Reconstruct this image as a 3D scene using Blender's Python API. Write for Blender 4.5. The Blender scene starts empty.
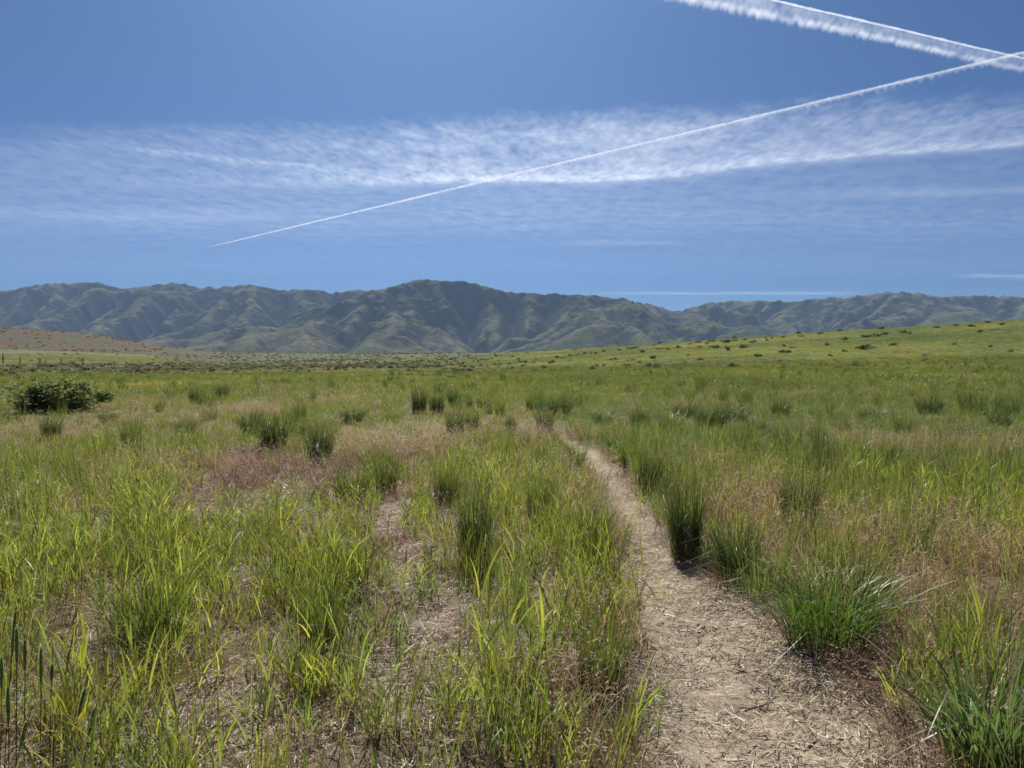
import bpy, math, random, heapq, time
import numpy as np
T0 = time.time()
rng = np.random.default_rng(7)
random.seed(7)
sc = bpy.context.scene
COL = sc.collection
R = math.radians
PI = math.pi

# ------------------------------------------------------------------ noise
_perm = np.random.default_rng(3).permutation(256)
_perm = np.concatenate([_perm, _perm, _perm])
_ang = np.random.default_rng(4).random(256) * 2 * PI
_gx, _gy = np.cos(_ang), np.sin(_ang)
def perlin(x, y, seed=0):
    x = np.asarray(x, float) + seed * 17.31; y = np.asarray(y, float) + seed * 9.77
    xi = np.floor(x).astype(int); yi = np.floor(y).astype(int)
    xf = x - xi; yf = y - yi
    u = xf * xf * xf * (xf * (xf * 6 - 15) + 10); v = yf * yf * yf * (yf * (yf * 6 - 15) + 10)
    def g(ix, iy, dx, dy):
        h = _perm[_perm[ix & 255] + (iy & 255)]
        return _gx[h] * dx + _gy[h] * dy
    a = g(xi, yi, xf, yf); b = g(xi + 1, yi, xf - 1, yf)
    c = g(xi, yi + 1, xf, yf - 1); d = g(xi + 1, yi + 1, xf - 1, yf - 1)
    return ((a + u * (b - a)) * (1 - v) + (c + u * (d - c)) * v) * 1.5
def fbm(x, y, o=4, seed=0, gain=.5, lac=2.03):
    s = 0; a = 1; n = 0
    for i in range(o):
        s = s + a * perlin(x * lac ** i, y * lac ** i, seed + i * 3); n += a; a *= gain
    return s / n
def ss(a, b, x):
    t = np.clip((x - a) / (b - a), 0, 1); return t * t * (3 - 2 * t)

# ------------------------------------------------------------------ camera
F = 768.0; HZ = 360.0; CAMZ = 1.6
PITCH = math.atan((384 - HZ) / F)
cam_d = bpy.data.cameras.new('camera'); cam = bpy.data.objects.new('camera', cam_d); COL.objects.link(cam)
cam_d.sensor_width = 36; cam_d.lens = 27; cam_d.clip_start = .05; cam_d.clip_end = 400000
cam.location = (0, 0, CAMZ); cam.rotation_euler = (PI / 2 - PITCH, 0, 0)
sc.camera = cam

# ------------------------------------------------------------------ terrain
_AX = np.array([-700, -300, 0, 60, 110, 160, 220, 300, 450, 600, 800, 1024, 1400, 1900.])
_RR = np.array([20, 30, 60, 100, 160, 230, 350, 500, 700, 1000, 2500, 12000.])
_E = np.array([
 [None]*14,
 [None]*10 + [-40, -39, -38, -38],
 [None]*9 + [-19.5, -17, -14, -11, -9],
 [-11,-11.5,-12.5,-12.5,-12.5,-12.5,-12.5,-12.5,-12,-9.5, -4.5, 1, 5, 8],
 [-7,-7.5,-7.8,-8,-8,-8,-8,-7.5,-5.5, 1, 11, 19.5, 25, 28],
 [.5,.5,.5,.3,-.3,-2,-4.5,-4, -1.5, 8, 21.5, 31, 37, 41],
 [6.5, 6, 5, 5, 4.5, 2, -.5, 0, 3, 12.5, 24.5, 33.5, 41, 46],
 [11,10.5,10,9, 7, 4.5, 3, 4.5, 6, 10, 20, 27, 33, 37],
 [30,29,27.5,26,21,12.5, 6.5, 6.5, 6.5, 8, 12, 16, 20, 22],
 [26,25,24,22,18, 9, 6, 6, 6, 6, 8, 9, 10, 11],
 [3]*14, [1]*14], dtype=object)
_Z = np.zeros(_E.shape)
for i, r in enumerate(_RR):
    for j in range(14):
        _Z[i, j] = 0 if _E[i, j] is None else CAMZ + _E[i, j] * r / F
_az_k = np.arctan((_AX - 512) / F); _lr_k = np.log(_RR)
NA, NR = 260, 240
_azg = np.linspace(_az_k[0], _az_k[-1], NA); _lrg = np.linspace(_lr_k[0], _lr_k[-1], NR)
_tmp = np.array([np.interp(_azg, _az_k, _Z[i]) for i in range(len(_RR))])
_TZ = np.array([np.interp(_lrg, _lr_k, _tmp[:, j]) for j in range(NA)]).T
_sz = np.arcsinh(_TZ)
for _ in range(14):
    p = np.pad(_sz, 1, mode='edge')
    _sz = (p[:-2, 1:-1] + p[2:, 1:-1] + p[1:-1, :-2] + p[1:-1, 2:] + 2 * _sz) / 6
_TZ = np.sinh(_sz)

def bil(G, fi, fj):
    i = np.clip(fi, 0, G.shape[0] - 1.001); j = np.clip(fj, 0, G.shape[1] - 1.001)
    i0 = i.astype(int); j0 = j.astype(int); a = i - i0; b = j - j0
    return (G[i0, j0] * (1 - a) * (1 - b) + G[i0 + 1, j0] * a * (1 - b) + G[i0, j0 + 1] * (1 - a) * b + G[i0 + 1, j0 + 1] * a * b)

# footpath: (row, left edge, right edge) read off the photograph and laid on the flat foreground
_P = [(900, 640, 1010), (768, 650, 925), (720, 652, 880), (680, 650, 838), (640, 642, 790), (600, 634, 738), (570, 626, 698),
      (540, 618, 670), (510, 609, 650), (490, 602, 637), (470, 588, 623), (450, 573, 602), (437, 554, 571), (425, 545, 555), (405, 525, 531)]
_pr = np.array([CAMZ * F / (r - HZ) for r, a, b in _P])
_pl = np.array([(a - 512) / F for r, a, b in _P]) * _pr
_pR = np.array([(b - 512) / F for r, a, b in _P]) * _pr
def path_d(x, y):
    """signed distance-like value: <0 inside the footpath (metres)"""
    l = np.interp(y, _pr, _pl); r = np.interp(y, _pr, _pR)
    w = fbm(x * 1.7, y * 1.7, 3, 41) * .16
    d = np.maximum(l - x, x - r) + w
    return np.where((y > 0), d + ss(16, 21, y) * .9, 5.)

def terrain(x, y):
    x = np.asarray(x, float); y = np.asarray(y, float)
    r = np.hypot(x, y) + 1e-6
    az = np.arctan2(x, y)
    fj = (np.clip(az, _azg[0], _azg[-1]) - _azg[0]) / (_azg[1] - _azg[0])
    fi = (np.log(np.maximum(r, 20)) - _lrg[0]) / (_lrg[1] - _lrg[0])
    z = bil(_TZ, fi, fj)
    back = ss(1.2, 2.2, np.abs(az))
    z = z * (1 - back) + 0.0
    z = z + fbm(x / 14, y / 14, 3, 5) * (.05 + .25 * ss(40, 160, r))
    z = z + fbm(x / 60, y / 60, 3, 9) * (2.0 * ss(250, 500, r) * (1 - ss(1500, 2500, r))) * ss(.0, -.5, az)
    z = z + fbm(x / 1.3, y / 1.3, 3, 15) * .035 * (1 - ss(25, 60, r))
    z = z + (fbm(x / .3, y / .3, 2, 16) * .035 + fbm(x / .13, y / .13, 2, 18) * .012) * (1 - ss(8, 16, r))
    d = path_d(x, y)
    z = z - .07 * (1 - ss(-.25, .25, d)) * (1 - ss(20, 30, y))
    return z

def ray(px, py):
    d = [(px - 512) / F, 1.0, (384 - py) / F]
    c, s = math.cos(PITCH), math.sin(PITCH)
    return np.array([d[0], d[1] * c + d[2] * s, d[2] * c - d[1] * s])
_ts = np.exp(np.linspace(math.log(1.0), math.log(3000), 2600))
def at(px, py):
    d = ray(px, py)
    z = CAMZ + d[2] * _ts - terrain(d[0] * _ts, d[1] * _ts)
    k = np.argmax(z < 0)
    if z[k] >= 0: k = np.argmin(np.where(_ts < 900, z, 1e9))
    t = _ts[k]
    x, y = d[0] * t, d[1] * t
    return float(x), float(y), float(terrain(x, y)), float(t)

# ------------------------------------------------------------------ mesh helpers
def mesh_np(name, V, Q, cols=None, smooth=False):
    me = bpy.data.meshes.new(name)
    V = np.ascontiguousarray(V, np.float32).reshape(-1, 3); Q = np.ascontiguousarray(Q, np.int32)
    k = Q.shape[1]
    me.vertices.add(len(V)); me.vertices.foreach_set('co', V.ravel())
    me.loops.add(Q.size); me.loops.foreach_set('vertex_index', Q.ravel())
    me.polygons.add(len(Q)); me.polygons.foreach_set('loop_start', np.arange(0, Q.size, k, dtype=np.int32))
    me.polygons.foreach_set('loop_total', np.full(len(Q), k, np.int32))
    if smooth: me.polygons.foreach_set('use_smooth', np.ones(len(Q), bool))
    if cols is not None:
        c = np.ones((len(V), 4), np.float32); c[:, :3] = np.asarray(cols).reshape(-1, 3)
        a = me.attributes.new('Col', 'FLOAT_COLOR', 'POINT'); a.data.foreach_set('color', c.ravel())
    me.update(calc_edges=True); me.validate()
    return me
def grid_q(n, m):
    i, j = np.meshgrid(np.arange(n - 1), np.arange(m - 1), indexing='ij')
    a = i * m + j
    return np.stack([a, a + 1, a + m + 1, a + m], -1).reshape(-1, 4)
def tag(o, label=None, cat=None, group=None, kind=None):
    if label: o['label'] = label
    if cat: o['category'] = cat
    if group: o['group'] = group
    if kind: o['kind'] = kind
    return o
def obj(name, me, mat=None, parent=None, link=True):
    o = bpy.data.objects.new(name, me)
    if link: COL.objects.link(o)
    if mat and not me.materials: me.materials.append(mat)
    if parent: o.parent = parent
    return o

# ------------------------------------------------------------------ materials
def new_mat(name):
    m = bpy.data.materials.new(name); m.use_nodes = True
    nt = m.node_tree; nt.nodes.clear()
    out = nt.nodes.new('ShaderNodeOutputMaterial')
    return m, nt, nt.nodes, nt.links, out
def N(nt, t, **kw):
    n = nt.nodes.new(t)
    for k, v in kw.items():
        if hasattr(n, k) and not k.startswith('i_'): setattr(n, k, v)
    return n
def mul_col(nt, a, b, fac=1.0, mode='MULTIPLY'):
    n = nt.nodes.new('ShaderNodeMix'); n.data_type = 'RGBA'; n.blend_type = mode
    n.inputs[0].default_value = fac
    nt.links.new(a, n.inputs[6])
    if hasattr(b, 'links') or hasattr(b, 'is_linked'): nt.links.new(b, n.inputs[7])
    else: n.inputs[7].default_value = (*b, 1)
    return n.outputs[2], n

def plant_mat(name, instanced, transl=.55, rough=.42, spec=.5, through=(1.42, 1.42, .78)):
    m, nt, nd, L, out = new_mat(name)
    a = N(nt, 'ShaderNodeAttribute'); a.attribute_name = 'Col'
    c = a.outputs['Color']
    if instanced:
        t = N(nt, 'ShaderNodeAttribute'); t.attribute_name = 'tint'; t.attribute_type = 'INSTANCER'
        c, _ = mul_col(nt, c, t.outputs['Color'])
    p = N(nt, 'ShaderNodeBsdfPrincipled'); L.new(c, p.inputs['Base Color'])
    p.inputs['Roughness'].default_value = rough; p.inputs['Specular IOR Level'].default_value = spec
    tr = N(nt, 'ShaderNodeBsdfTranslucent')
    c2, _ = mul_col(nt, c, through)
    L.new(c2, tr.inputs['Color'])
    mx = N(nt, 'ShaderNodeMixShader'); mx.inputs[0].default_value = transl
    L.new(p.outputs[0], mx.inputs[1]); L.new(tr.outputs[0], mx.inputs[2]); L.new(mx.outputs[0], out.inputs[0])
    return m
M_INST = plant_mat('grass_scatter', True)
M_PLANT = plant_mat('grass_blades', False, .36)
M_DRY = plant_mat('dry_grass_blades', True, .42, .5, .35, (1.3, 1.25, .95))
M_LIT = plant_mat('dry_litter', True, .15, .6, .3, (1, 1, 1))
M_SHRUB = plant_mat('shrub_leaves', False, .38, .7, .15)
M_SHRUBI = plant_mat('scrub_leaves', True, .22, .7, .15)

# ------------------------------------------------------------------ world, sun
SUN_AZ, SUN_EL = R(-7), R(48)
w = bpy.data.worlds.new('World'); sc.world = w; w.use_nodes = True
nt = w.node_tree; nt.nodes.clear()
sky = nt.nodes.new('ShaderNodeTexSky'); sky.sky_type = 'NISHITA'; sky.sun_disc = False
sky.sun_elevation = SUN_EL; sky.sun_rotation = SUN_AZ; sky.altitude = 900; sky.air_density = .62; sky.dust_density = 3.0; sky.ozone_density = 6.0
bg = nt.nodes.new('ShaderNodeBackground'); bg.inputs[1].default_value = .048
wo = nt.nodes.new('ShaderNodeOutputWorld')
tc, _ = mul_col(nt, sky.outputs[0], (.50, .82, 1.13))
nt.links.new(tc, bg.inputs[0]); nt.links.new(bg.outputs[0], wo.inputs[0])
sd = bpy.data.lights.new('sun', 'SUN'); sd.energy = 5.0; sd.angle = R(.53); sd.color = (1, .955, .88)
sun = bpy.data.objects.new('sun', sd); COL.objects.link(sun)
from mathutils import Vector
sdir = Vector((math.sin(SUN_AZ) * math.cos(SUN_EL), math.cos(SUN_AZ) * math.cos(SUN_EL), math.sin(SUN_EL)))
sun.rotation_euler = sdir.to_track_quat('Z', 'Y').to_euler(); sun.location = (0, 0, 50)

# ------------------------------------------------------------------ colour / cover fields on the ground
# patches: (px, py, half width px, half height px, strength) projected to ground ellipses
def patch_list(L):
    out = []
    for px, py, rx, ry, s in L:
        x, y, z, t = at(px, py)
        x2, y2, _, _ = at(px, py + ry); x3, y3, _, _ = at(px, max(py - ry, 363))
        out.append((x, y, rx / F * t, max(.5 * abs(y3 - y2), .3), s))
    return out
DRY = patch_list([(400, 448, 62, 13, 1), (440, 440, 40, 8, .8), (520, 437, 26, 9, .8), (250, 412, 40, 9, .8), (45, 433, 55, 10, .7), (150, 405, 45, 6, .5),
    (895, 452, 75, 11, 1), (1000, 460, 50, 8, .9), (820, 440, 30, 9, .7), (770, 512, 50, 30, .6), (860, 560, 60, 22, .55), (970, 600, 70, 34, .75), (900, 620, 40, 30, .6),
    (700, 470, 26, 12, .5), (620, 545, 22, 45, .6), (1000, 560, 50, 15, .8), (340, 398, 70, 6, .5), (590, 412, 26, 5, .4), (690, 405, 60, 6, .3), (760, 560, 30, 20, .7),
    (300, 472, 40, 10, .5), (130, 480, 60, 14, .3), (610, 640, 24, 60, .55), (600, 730, 40, 40, .5), (560, 600, 40, 40, .3), (880, 398, 40, 5, .35)])
RED = patch_list([(285, 474, 62, 17, 1), (250, 460, 36, 9, 1), (340, 478, 18, 8, .7), (120, 465, 30, 6, .4), (400, 540, 20, 25, .4), (470, 565, 20, 12, .5), (100, 434, 30, 6, .5)])
BARE = patch_list([(392, 510, 18, 26, .9), (406, 570, 24, 32, 1), (425, 625, 34, 28, .9), (400, 685, 40, 26, .7), (262, 700, 50, 30, .75), (85, 632, 50, 18, .55),
    (260, 745, 50, 24, .6), (480, 640, 22, 24, .45), (500, 725, 26, 34, .45), (290, 478, 40, 9, .8), (290, 555, 22, 10, .6), (290, 645, 22, 18, .5), (60, 685, 60, 26, .5), (150, 725, 50, 22, .4), (345, 745, 40, 20, .5)])
LUSH = patch_list([(940, 505, 85, 22, 1), (480, 500, 70, 32, .9), (560, 540, 40, 50, .7), (180, 520, 150, 40, .9), (150, 600, 90, 40, .7), (360, 500, 40, 24, .8), (330, 590, 60, 30, .8), (430, 520, 22, 26, .8), (60, 560, 80, 36, .8), (250, 600, 60, 30, .6), (200, 680, 50, 30, .5), (120, 740, 60, 30, .5), (340, 690, 40, 30, .5), (560, 720, 60, 40, .6), (470, 690, 40, 30, .5), (430, 750, 60, 24, .5), (640, 375, 60, 5, .3)])
LOW = patch_list([(290, 503, 80, 32, 1.25), (400, 515, 26, 34, .8), (412, 600, 40, 46, .9), (420, 690, 60, 50, .4), (270, 700, 70, 50, .4), (400, 462, 60, 16, .6), (60, 425, 70, 18, .8), (566, 462, 26, 22, .95), (590, 490, 16, 20, .6), (1000, 640, 70, 50, .6), (900, 650, 50, 30, .6), (80, 690, 90, 60, .3)])
def patches(L, x, y):
    s = np.zeros_like(x)
    for cx, cy, rx, ry, a in L:
        q = ((x - cx) / rx) ** 2 + ((y - cy) / ry) ** 2
        s = np.maximum(s, a * np.exp(-q * .9))
    return s
def fields(x, y):
    r = np.hypot(x, y)
    n1 = fbm(x / 2.2, y / 2.2, 4, 21); n2 = fbm(x / 9, y / 14, 3, 25); n3 = fbm(x / .5, y / .5, 3, 29)
    dry = np.clip(patches(DRY, x, y) * 1.15 + n1 * .45 + ss(.08, .5, n2) * .5 * ss(10, 20, r) * (1 - ss(60, 140, r)), 0, 1)
    red = np.clip(patches(RED, x, y) * 1.2 + n1 * .25, 0, 1)
    bare = np.clip(patches(BARE, x, y) * 1.05 + n3 * .55 + n1 * .1, 0, 1) * (1 - ss(14, 22, r))
    lush = np.clip(patches(LUSH, x, y) * 1.1 + n1 * .35 + .1, 0, 1)
    pd = path_d(x, y)
    return dry, red, bare, lush, pd, n1, n2, n3

# ------------------------------------------------------------------ ground sheet
az = np.concatenate([np.linspace(-PI, -.95, 40)[:-1], np.linspace(-.95, .95, 820), np.linspace(.95, PI, 40)[1:]])
rr = np.concatenate([[.02], np.exp(np.linspace(math.log(.3), math.log(9300), 880))])
RRg, AZg = np.meshgrid(rr, az, indexing='ij')
gx = RRg * np.sin(AZg); gy = RRg * np.cos(AZg); gz = terrain(gx, gy)
dry, red, bare, lush, pd, n1, n2, n3 = fields(gx, gy)
def lerp(a, b, t): return a * (1 - t[..., None]) + np.asarray(b) * t[..., None]
c = np.zeros(gx.shape + (3,)) + np.array([.20, .155, .10])          # soil and thatch between the tufts
c = lerp(c, (.24, .125, .10), red * .9)
c = lerp(c, (.25, .195, .125), np.clip(dry * .7, 0, 1))
c = lerp(c, (.36, .285, .215), np.clip(bare, 0, 1) * .8)
g = ss(14, 70, RRg)                                                   # far meadow: the sward closes over the soil
far = np.zeros_like(c) + np.array([.080, .108, .030])
nA = fbm(gx / 35, gy / 60, 4, 61); nB = fbm(gx / 9, gy / 18, 4, 65)
far = lerp(far, (.135, .153, .042), np.clip(.45 + nA * 1.1 + nB * .5, 0, 1))
far = lerp(far, (.15, .135, .06), np.clip(ss(.15, .6, nB + nA * .4) * .4, 0, 1))
sx = 512 + F * np.tan(np.clip(AZg, -1.2, 1.2))
scrub = ss(500, 380, sx + nA * 120) * ss(90, 150, RRg) * .9
far = lerp(far, (.105, .102, .060), scrub)
redhill = ss(270, 130, sx + nA * 90) * ss(400, 480, RRg + nB * 60)
nC = fbm(gx / 22, gy / 30, 4, 67)
hillc = lerp(np.zeros_like(c) + np.array([.110, .070, .047]), (.082, .084, .044), np.clip(.5 + nC * 1.6 + .5 * nA, 0, 1))
far = far * (1 - redhill[..., None]) + hillc * redhill[..., None]
past = ss(190, 140, sx) * ss(185, 200, RRg + nA * 12) * ss(440, 400, RRg + nA * 25)
far = lerp(far, (.145, .155, .058), past * .85)
plain = ss(1400, 2600, RRg)
far = lerp(far, (.11, .11, .065), plain)
c = c * (1 - g[..., None]) + far * g[..., None]
ptan = np.zeros_like(c) + np.array([.42, .34, .24])
pm = (1 - ss(-.22, .16, pd)) * (1 - ss(17, 22, gy))
c = c * (1 - pm[..., None]) + ptan * pm[..., None]
c *= (1 + .25 * n3 * (1 - g))[..., None]
V = np.stack([gx, gy, gz], -1)
Q = grid_q(*gx.shape)
me = mesh_np('ground', V, Q[:, ::-1], c, smooth=True)
m, nt, nd, L, out = new_mat('meadow_ground')
a = N(nt, 'ShaderNodeAttribute'); a.attribute_name = 'Col'
tc = N(nt, 'ShaderNodeTexCoord')
def noise(scale, det=6, rough=.6, vec=None):
    n = N(nt, 'ShaderNodeTexNoise'); n.inputs['Scale'].default_value = scale; n.inputs['Detail'].default_value = det; n.inputs['Roughness'].default_value = rough
    L.new(vec or tc.outputs['Object'], n.inputs['Vector']); return n
def ramp(src, stops):
    r = N(nt, 'ShaderNodeValToRGB'); e = r.color_ramp.elements
    while len(e) < len(stops): e.new(.5)
    for k, (p, cc) in enumerate(stops): e[k].position = p; e[k].color = (cc, cc, cc, 1) if not isinstance(cc, tuple) else (*cc, 1)
    L.new(src, r.inputs[0]); return r
nf = noise(38, 8, .72); nm = noise(5, 6, .65); nl = noise(.35, 5, .6)
rf = ramp(nf.outputs[0], [(.28, .42), (.5, 1.0), (.72, 1.5)])
rm = ramp(nm.outputs[0], [(.3, .7), (.7, 1.3)])
rl = ramp(nl.outputs[0], [(.3, .82), (.7, 1.18)])
col, _ = mul_col(nt, a.outputs['Color'], rf.outputs[0]); col, _ = mul_col(nt, col, rm.outputs[0]); col, _ = mul_col(nt, col, rl.outputs[0])
p = N(nt, 'ShaderNodeBsdfPrincipled'); p.inputs['Roughness'].default_value = .95; p.inputs['Specular IOR Level'].default_value = .1
L.new(col, p.inputs['Base Color'])
ad = N(nt, 'ShaderNodeMath', operation='ADD'); L.new(nf.outputs[0], ad.inputs[0]); L.new(nm.outputs[0], ad.inputs[1])
b = N(nt, 'ShaderNodeBump'); b.inputs['Strength'].default_value = .9; b.inputs['Distance'].default_value = .025
L.new(ad.outputs[0], b.inputs['Height']); L.new(b.outputs[0], p.inputs['Normal']); L.new(p.outputs[0], out.inputs[0])
tag(obj('ground', me, m), kind='structure')
print('ground', time.time() - T0)

# ------------------------------------------------------------------ mountains: carved by a small stream-power erosion
CELL = 42.0
mx = np.arange(-7600, 7600, CELL); my = np.arange(2500, 9000, CELL)
MX, MY = np.meshgrid(mx, my)             # [row=y, col=x]
PROF = [(-400, 300), (-250, 290), (-120, 296), (-60, 288), (0, 292), (20, 288.5), (45, 283.5), (70, 283.8), (95, 281), (108, 285), (122, 289), (135, 287.5), (160, 284.5), (177, 282.5), (188, 284.5), (200, 287.5), (220, 287.5), (238, 285.5), (252, 283.5),
        (268, 288), (285, 291), (300, 288.5), (320, 290), (332, 293), (355, 290), (380, 290), (400, 284), (422, 279), (436, 280.5), (450, 281), (465, 281), (480, 285), (500, 290), (512, 292), (542, 294), (567, 294), (587, 295), (607, 297), (627, 299), (645, 303), (657, 306), (677, 312.5),
        (687, 308.5), (712, 301.5), (737, 301), (772, 300), (792, 302.5), (805, 300), (822, 297.5), (837, 298), (862, 295), (880, 293), (894, 291.5), (908, 292.5), (922, 293.5), (942, 297.5), (952, 296), (987, 295), (1024, 297.5), (1100, 292), (1200, 298), (1400, 306)]
PX = np.array([p[0] for p in PROF], float); PE = HZ - np.array([p[1] for p in PROF], float)
def pxl(x, y): return 512 + F * x / y
def ridge(pts, W, Wb):
    """tent of height z along a polyline (x,y,z), slope length W towards the viewer, Wb away"""
    h = np.zeros_like(MX)
    for (x0, y0, z0), (x1, y1, z1) in zip(pts[:-1], pts[1:]):
        dx, dy = x1 - x0, y1 - y0; l2 = dx * dx + dy * dy
        t = np.clip(((MX - x0) * dx + (MY - y0) * dy) / l2, 0, 1)
        qx = MX - (x0 + t * dx); qy = MY - (y0 + t * dy)
        d = np.hypot(qx, qy); z = z0 + t * (z1 - z0)
        W_ = np.where(qy < 0, W, Wb)
        h = np.maximum(h, z * np.clip(1 - d / W_, 0, 1) ** 1.15)
    return h
def P3(px, D, e): return ((px - 512) / F * D, D, e / F * D)
wx = fbm(MX / 1100, MY / 1100, 3, 71) * 420; wy = fbm(MX / 1100, MY / 1100, 3, 77) * 420
MX0, MY0 = MX, MY; MX, MY = MX + wx, MY + wy
h1 = ridge([P3(-420, 6100, 66), P3(-120, 6200, 68), P3(95, 6100, 78), P3(252, 6000, 76), P3(380, 5900, 68), P3(430, 5700, 60)], 2400, 2200)
h2 = ridge([P3(300, 4400, 26), P3(350, 4700, 62), P3(425, 4900, 82), P3(465, 4950, 79), P3(540, 4900, 67), P3(630, 4700, 58), P3(690, 4600, 40), P3(740, 4400, 14)], 1500, 1800)
h3 = ridge([P3(640, 6400, 50), P3(720, 6100, 60), P3(800, 5800, 60), P3(894, 5600, 69), P3(1024, 5700, 66), P3(1200, 5600, 68), P3(1420, 5400, 60)], 2300, 2000)
# spurs running down towards the valley
spurs = []
for (a, b) in [((60, 5900, 70), (40, 3900, 10)), ((180, 6000, 72), (210, 4200, 12)), ((260, 5900, 70), (250, 4100, 12)), ((-100, 6000, 62), (-140, 3900, 10)), ((340, 4700, 58), (290, 3500, 4)), ((425, 4900, 78), (470, 3600, 8)),
               ((520, 4900, 66), (560, 3700, 8)), ((600, 4700, 56), (640, 3800, 8)), ((800, 5750, 58), (760, 4600, 16)), ((894, 5600, 66), (870, 4200, 18)), ((980, 5600, 62), (960, 4100, 20)), ((1120, 5600, 62), (1100, 4000, 16)), ((860, 4900, 44), (800, 4000, 10))]:
    spurs.append(ridge([P3(*a), P3(*b)], 700, 700))
h = np.maximum.reduce([h1, h2, h3] + spurs)
MX, MY = MX0, MY0
h = h * (1 + .28 * fbm(MX / 700, MY / 700, 4, 81)) + 14 * np.clip(fbm(MX / 300, MY / 300, 4, 85), -1, 1) * ss(0, 120, h)
h = h * ss(2500, 3300, MY) + 8
ny, nx = h.shape
NB = [(-1, 0, 1), (1, 0, 1), (0, -1, 1), (0, 1, 1), (-1, -1, 1.41421), (-1, 1, 1.41421), (1, -1, 1.41421), (1, 1, 1.41421)]
def fill(hh):
    H = hh.ravel().tolist(); n = len(H); done = bytearray(n); q = []
    for i in range(ny):
        for j in ((0, nx - 1) if 0 < i < ny - 1 else range(nx)):
            k = i * nx + j; done[k] = 1; q.append((H[k], k))
    heapq.heapify(q); order = []; rec = list(range(n))
    offs = (-nx, nx, -1, 1, -nx - 1, -nx + 1, nx - 1, nx + 1)
    while q:
        hv, k = heapq.heappop(q); order.append(k)
        i, j = divmod(k, nx)
        if 0 < i < ny - 1 and 0 < j < nx - 1: nb = offs
        else: nb = [o for o, (di, dj, _) in zip(offs, NB) if 0 <= i + di < ny and 0 <= j + dj < nx]
        for o in nb:
            t = k + o
            if not done[t]:
                done[t] = 1; rec[t] = k
                if H[t] <= hv: H[t] = hv + .02
                heapq.heappush(q, (H[t], t))
    return np.array(H).reshape(ny, nx), order, rec
h_init = h.copy()
for it in range(9):
    h, order, rec = fill(h)
    P = np.pad(h, 1, mode='edge'); best = np.zeros_like(h); arg = np.full(h.shape, -1)
    for k, (di, dj, dl) in enumerate(NB):
        s = (h - P[1 + di:1 + di + ny, 1 + dj:1 + dj + nx]) / (dl * CELL)
        up = s > best; best = np.where(up, s, best); arg = np.where(up, k, arg)
    offs = np.array([-nx, nx, -1, 1, -nx - 1, -nx + 1, nx - 1, nx + 1])
    idx = np.arange(h.size).reshape(h.shape)
    rr_ = np.where(arg >= 0, idx + offs[np.clip(arg, 0, 7)], idx).ravel()
    recl = rr_.tolist(); A = [1.0] * h.size
    od = np.argsort(h.ravel(), kind='stable').tolist()
    for k in reversed(od):
        r_ = recl[k]
        if r_ != k: A[r_] += A[k]
    Aq = np.sqrt(np.array(A))
    dist = np.where(arg >= 4, 1.41421, 1.0).ravel() * CELL
    Fk = (8.5 * Aq / dist * 1.0).tolist(); H = h.ravel().tolist()
    for k in od:
        r_ = recl[k]
        if r_ != k: H[k] = (H[k] + Fk[k] * H[r_]) / (1 + Fk[k])
    h = np.array(H).reshape(ny, nx)
    P = np.pad(h, 1, mode='edge')
    h = h + .10 * (P[:-2, 1:-1] + P[2:, 1:-1] + P[1:-1, :-2] + P[1:-1, 2:] - 4 * h) * .6
# refine grid x3 with detail
K = 4
fy = np.arange(0, (ny - 1) * K + 1) / K; fx = np.arange(0, (nx - 1) * K + 1) / K
def cub(G, f, axis):
    i = np.floor(f).astype(int); t = f - i
    g = lambda k: np.take(G, np.clip(i + k, 0, G.shape[axis] - 1), axis)
    sh = [1, 1]; sh[axis] = -1; t = t.reshape(sh)
    a, b, c_, d = g(-1), g(0), g(1), g(2)
    return b + .5 * t * (c_ - a + t * (2 * a - 5 * b + 4 * c_ - d + t * (3 * (b - c_) + d - a)))
hf = cub(cub(h, fy, 0), fx, 1)
XF, YF = np.meshgrid(mx[0] + fx * CELL, my[0] + fy * CELL)
amp = ss(10, 150, hf)
wxx = fbm(XF / 130, YF / 130, 2, 89) * 45; wyy = fbm(XF / 130, YF / 130, 2, 90) * 45
def ridged(L, o, seed):
    t = 0; a = 1; wgt = 1; nn = 0
    for q in range(o):
        v = (1 - np.abs(perlin((XF + wxx) / L * 2.1 ** q, (YF + wyy) / L * 2.1 ** q, seed + q * 3)) * 1.9).clip(0, 1) ** 2
        t = t + a * v * wgt; nn += a; a *= .55; wgt = (v * 1.6).clip(.15, 1)
    return t / nn
rid = ridged(620, 5, 91) * 2 - .7
hf = hf + amp * (rid * 27 + fbm(XF / 60, YF / 60, 3, 95) * 5)
kn = fbm(XF / 120, YF / 120, 3, 98); tor = ss(.14, .22, kn) * (.5 + .5 * ss(.1, .2, fbm(XF / 45, YF / 45, 3, 99) + .12)); hf = hf + amp * 11 * tor * ss(120, 330, hf)
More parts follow.
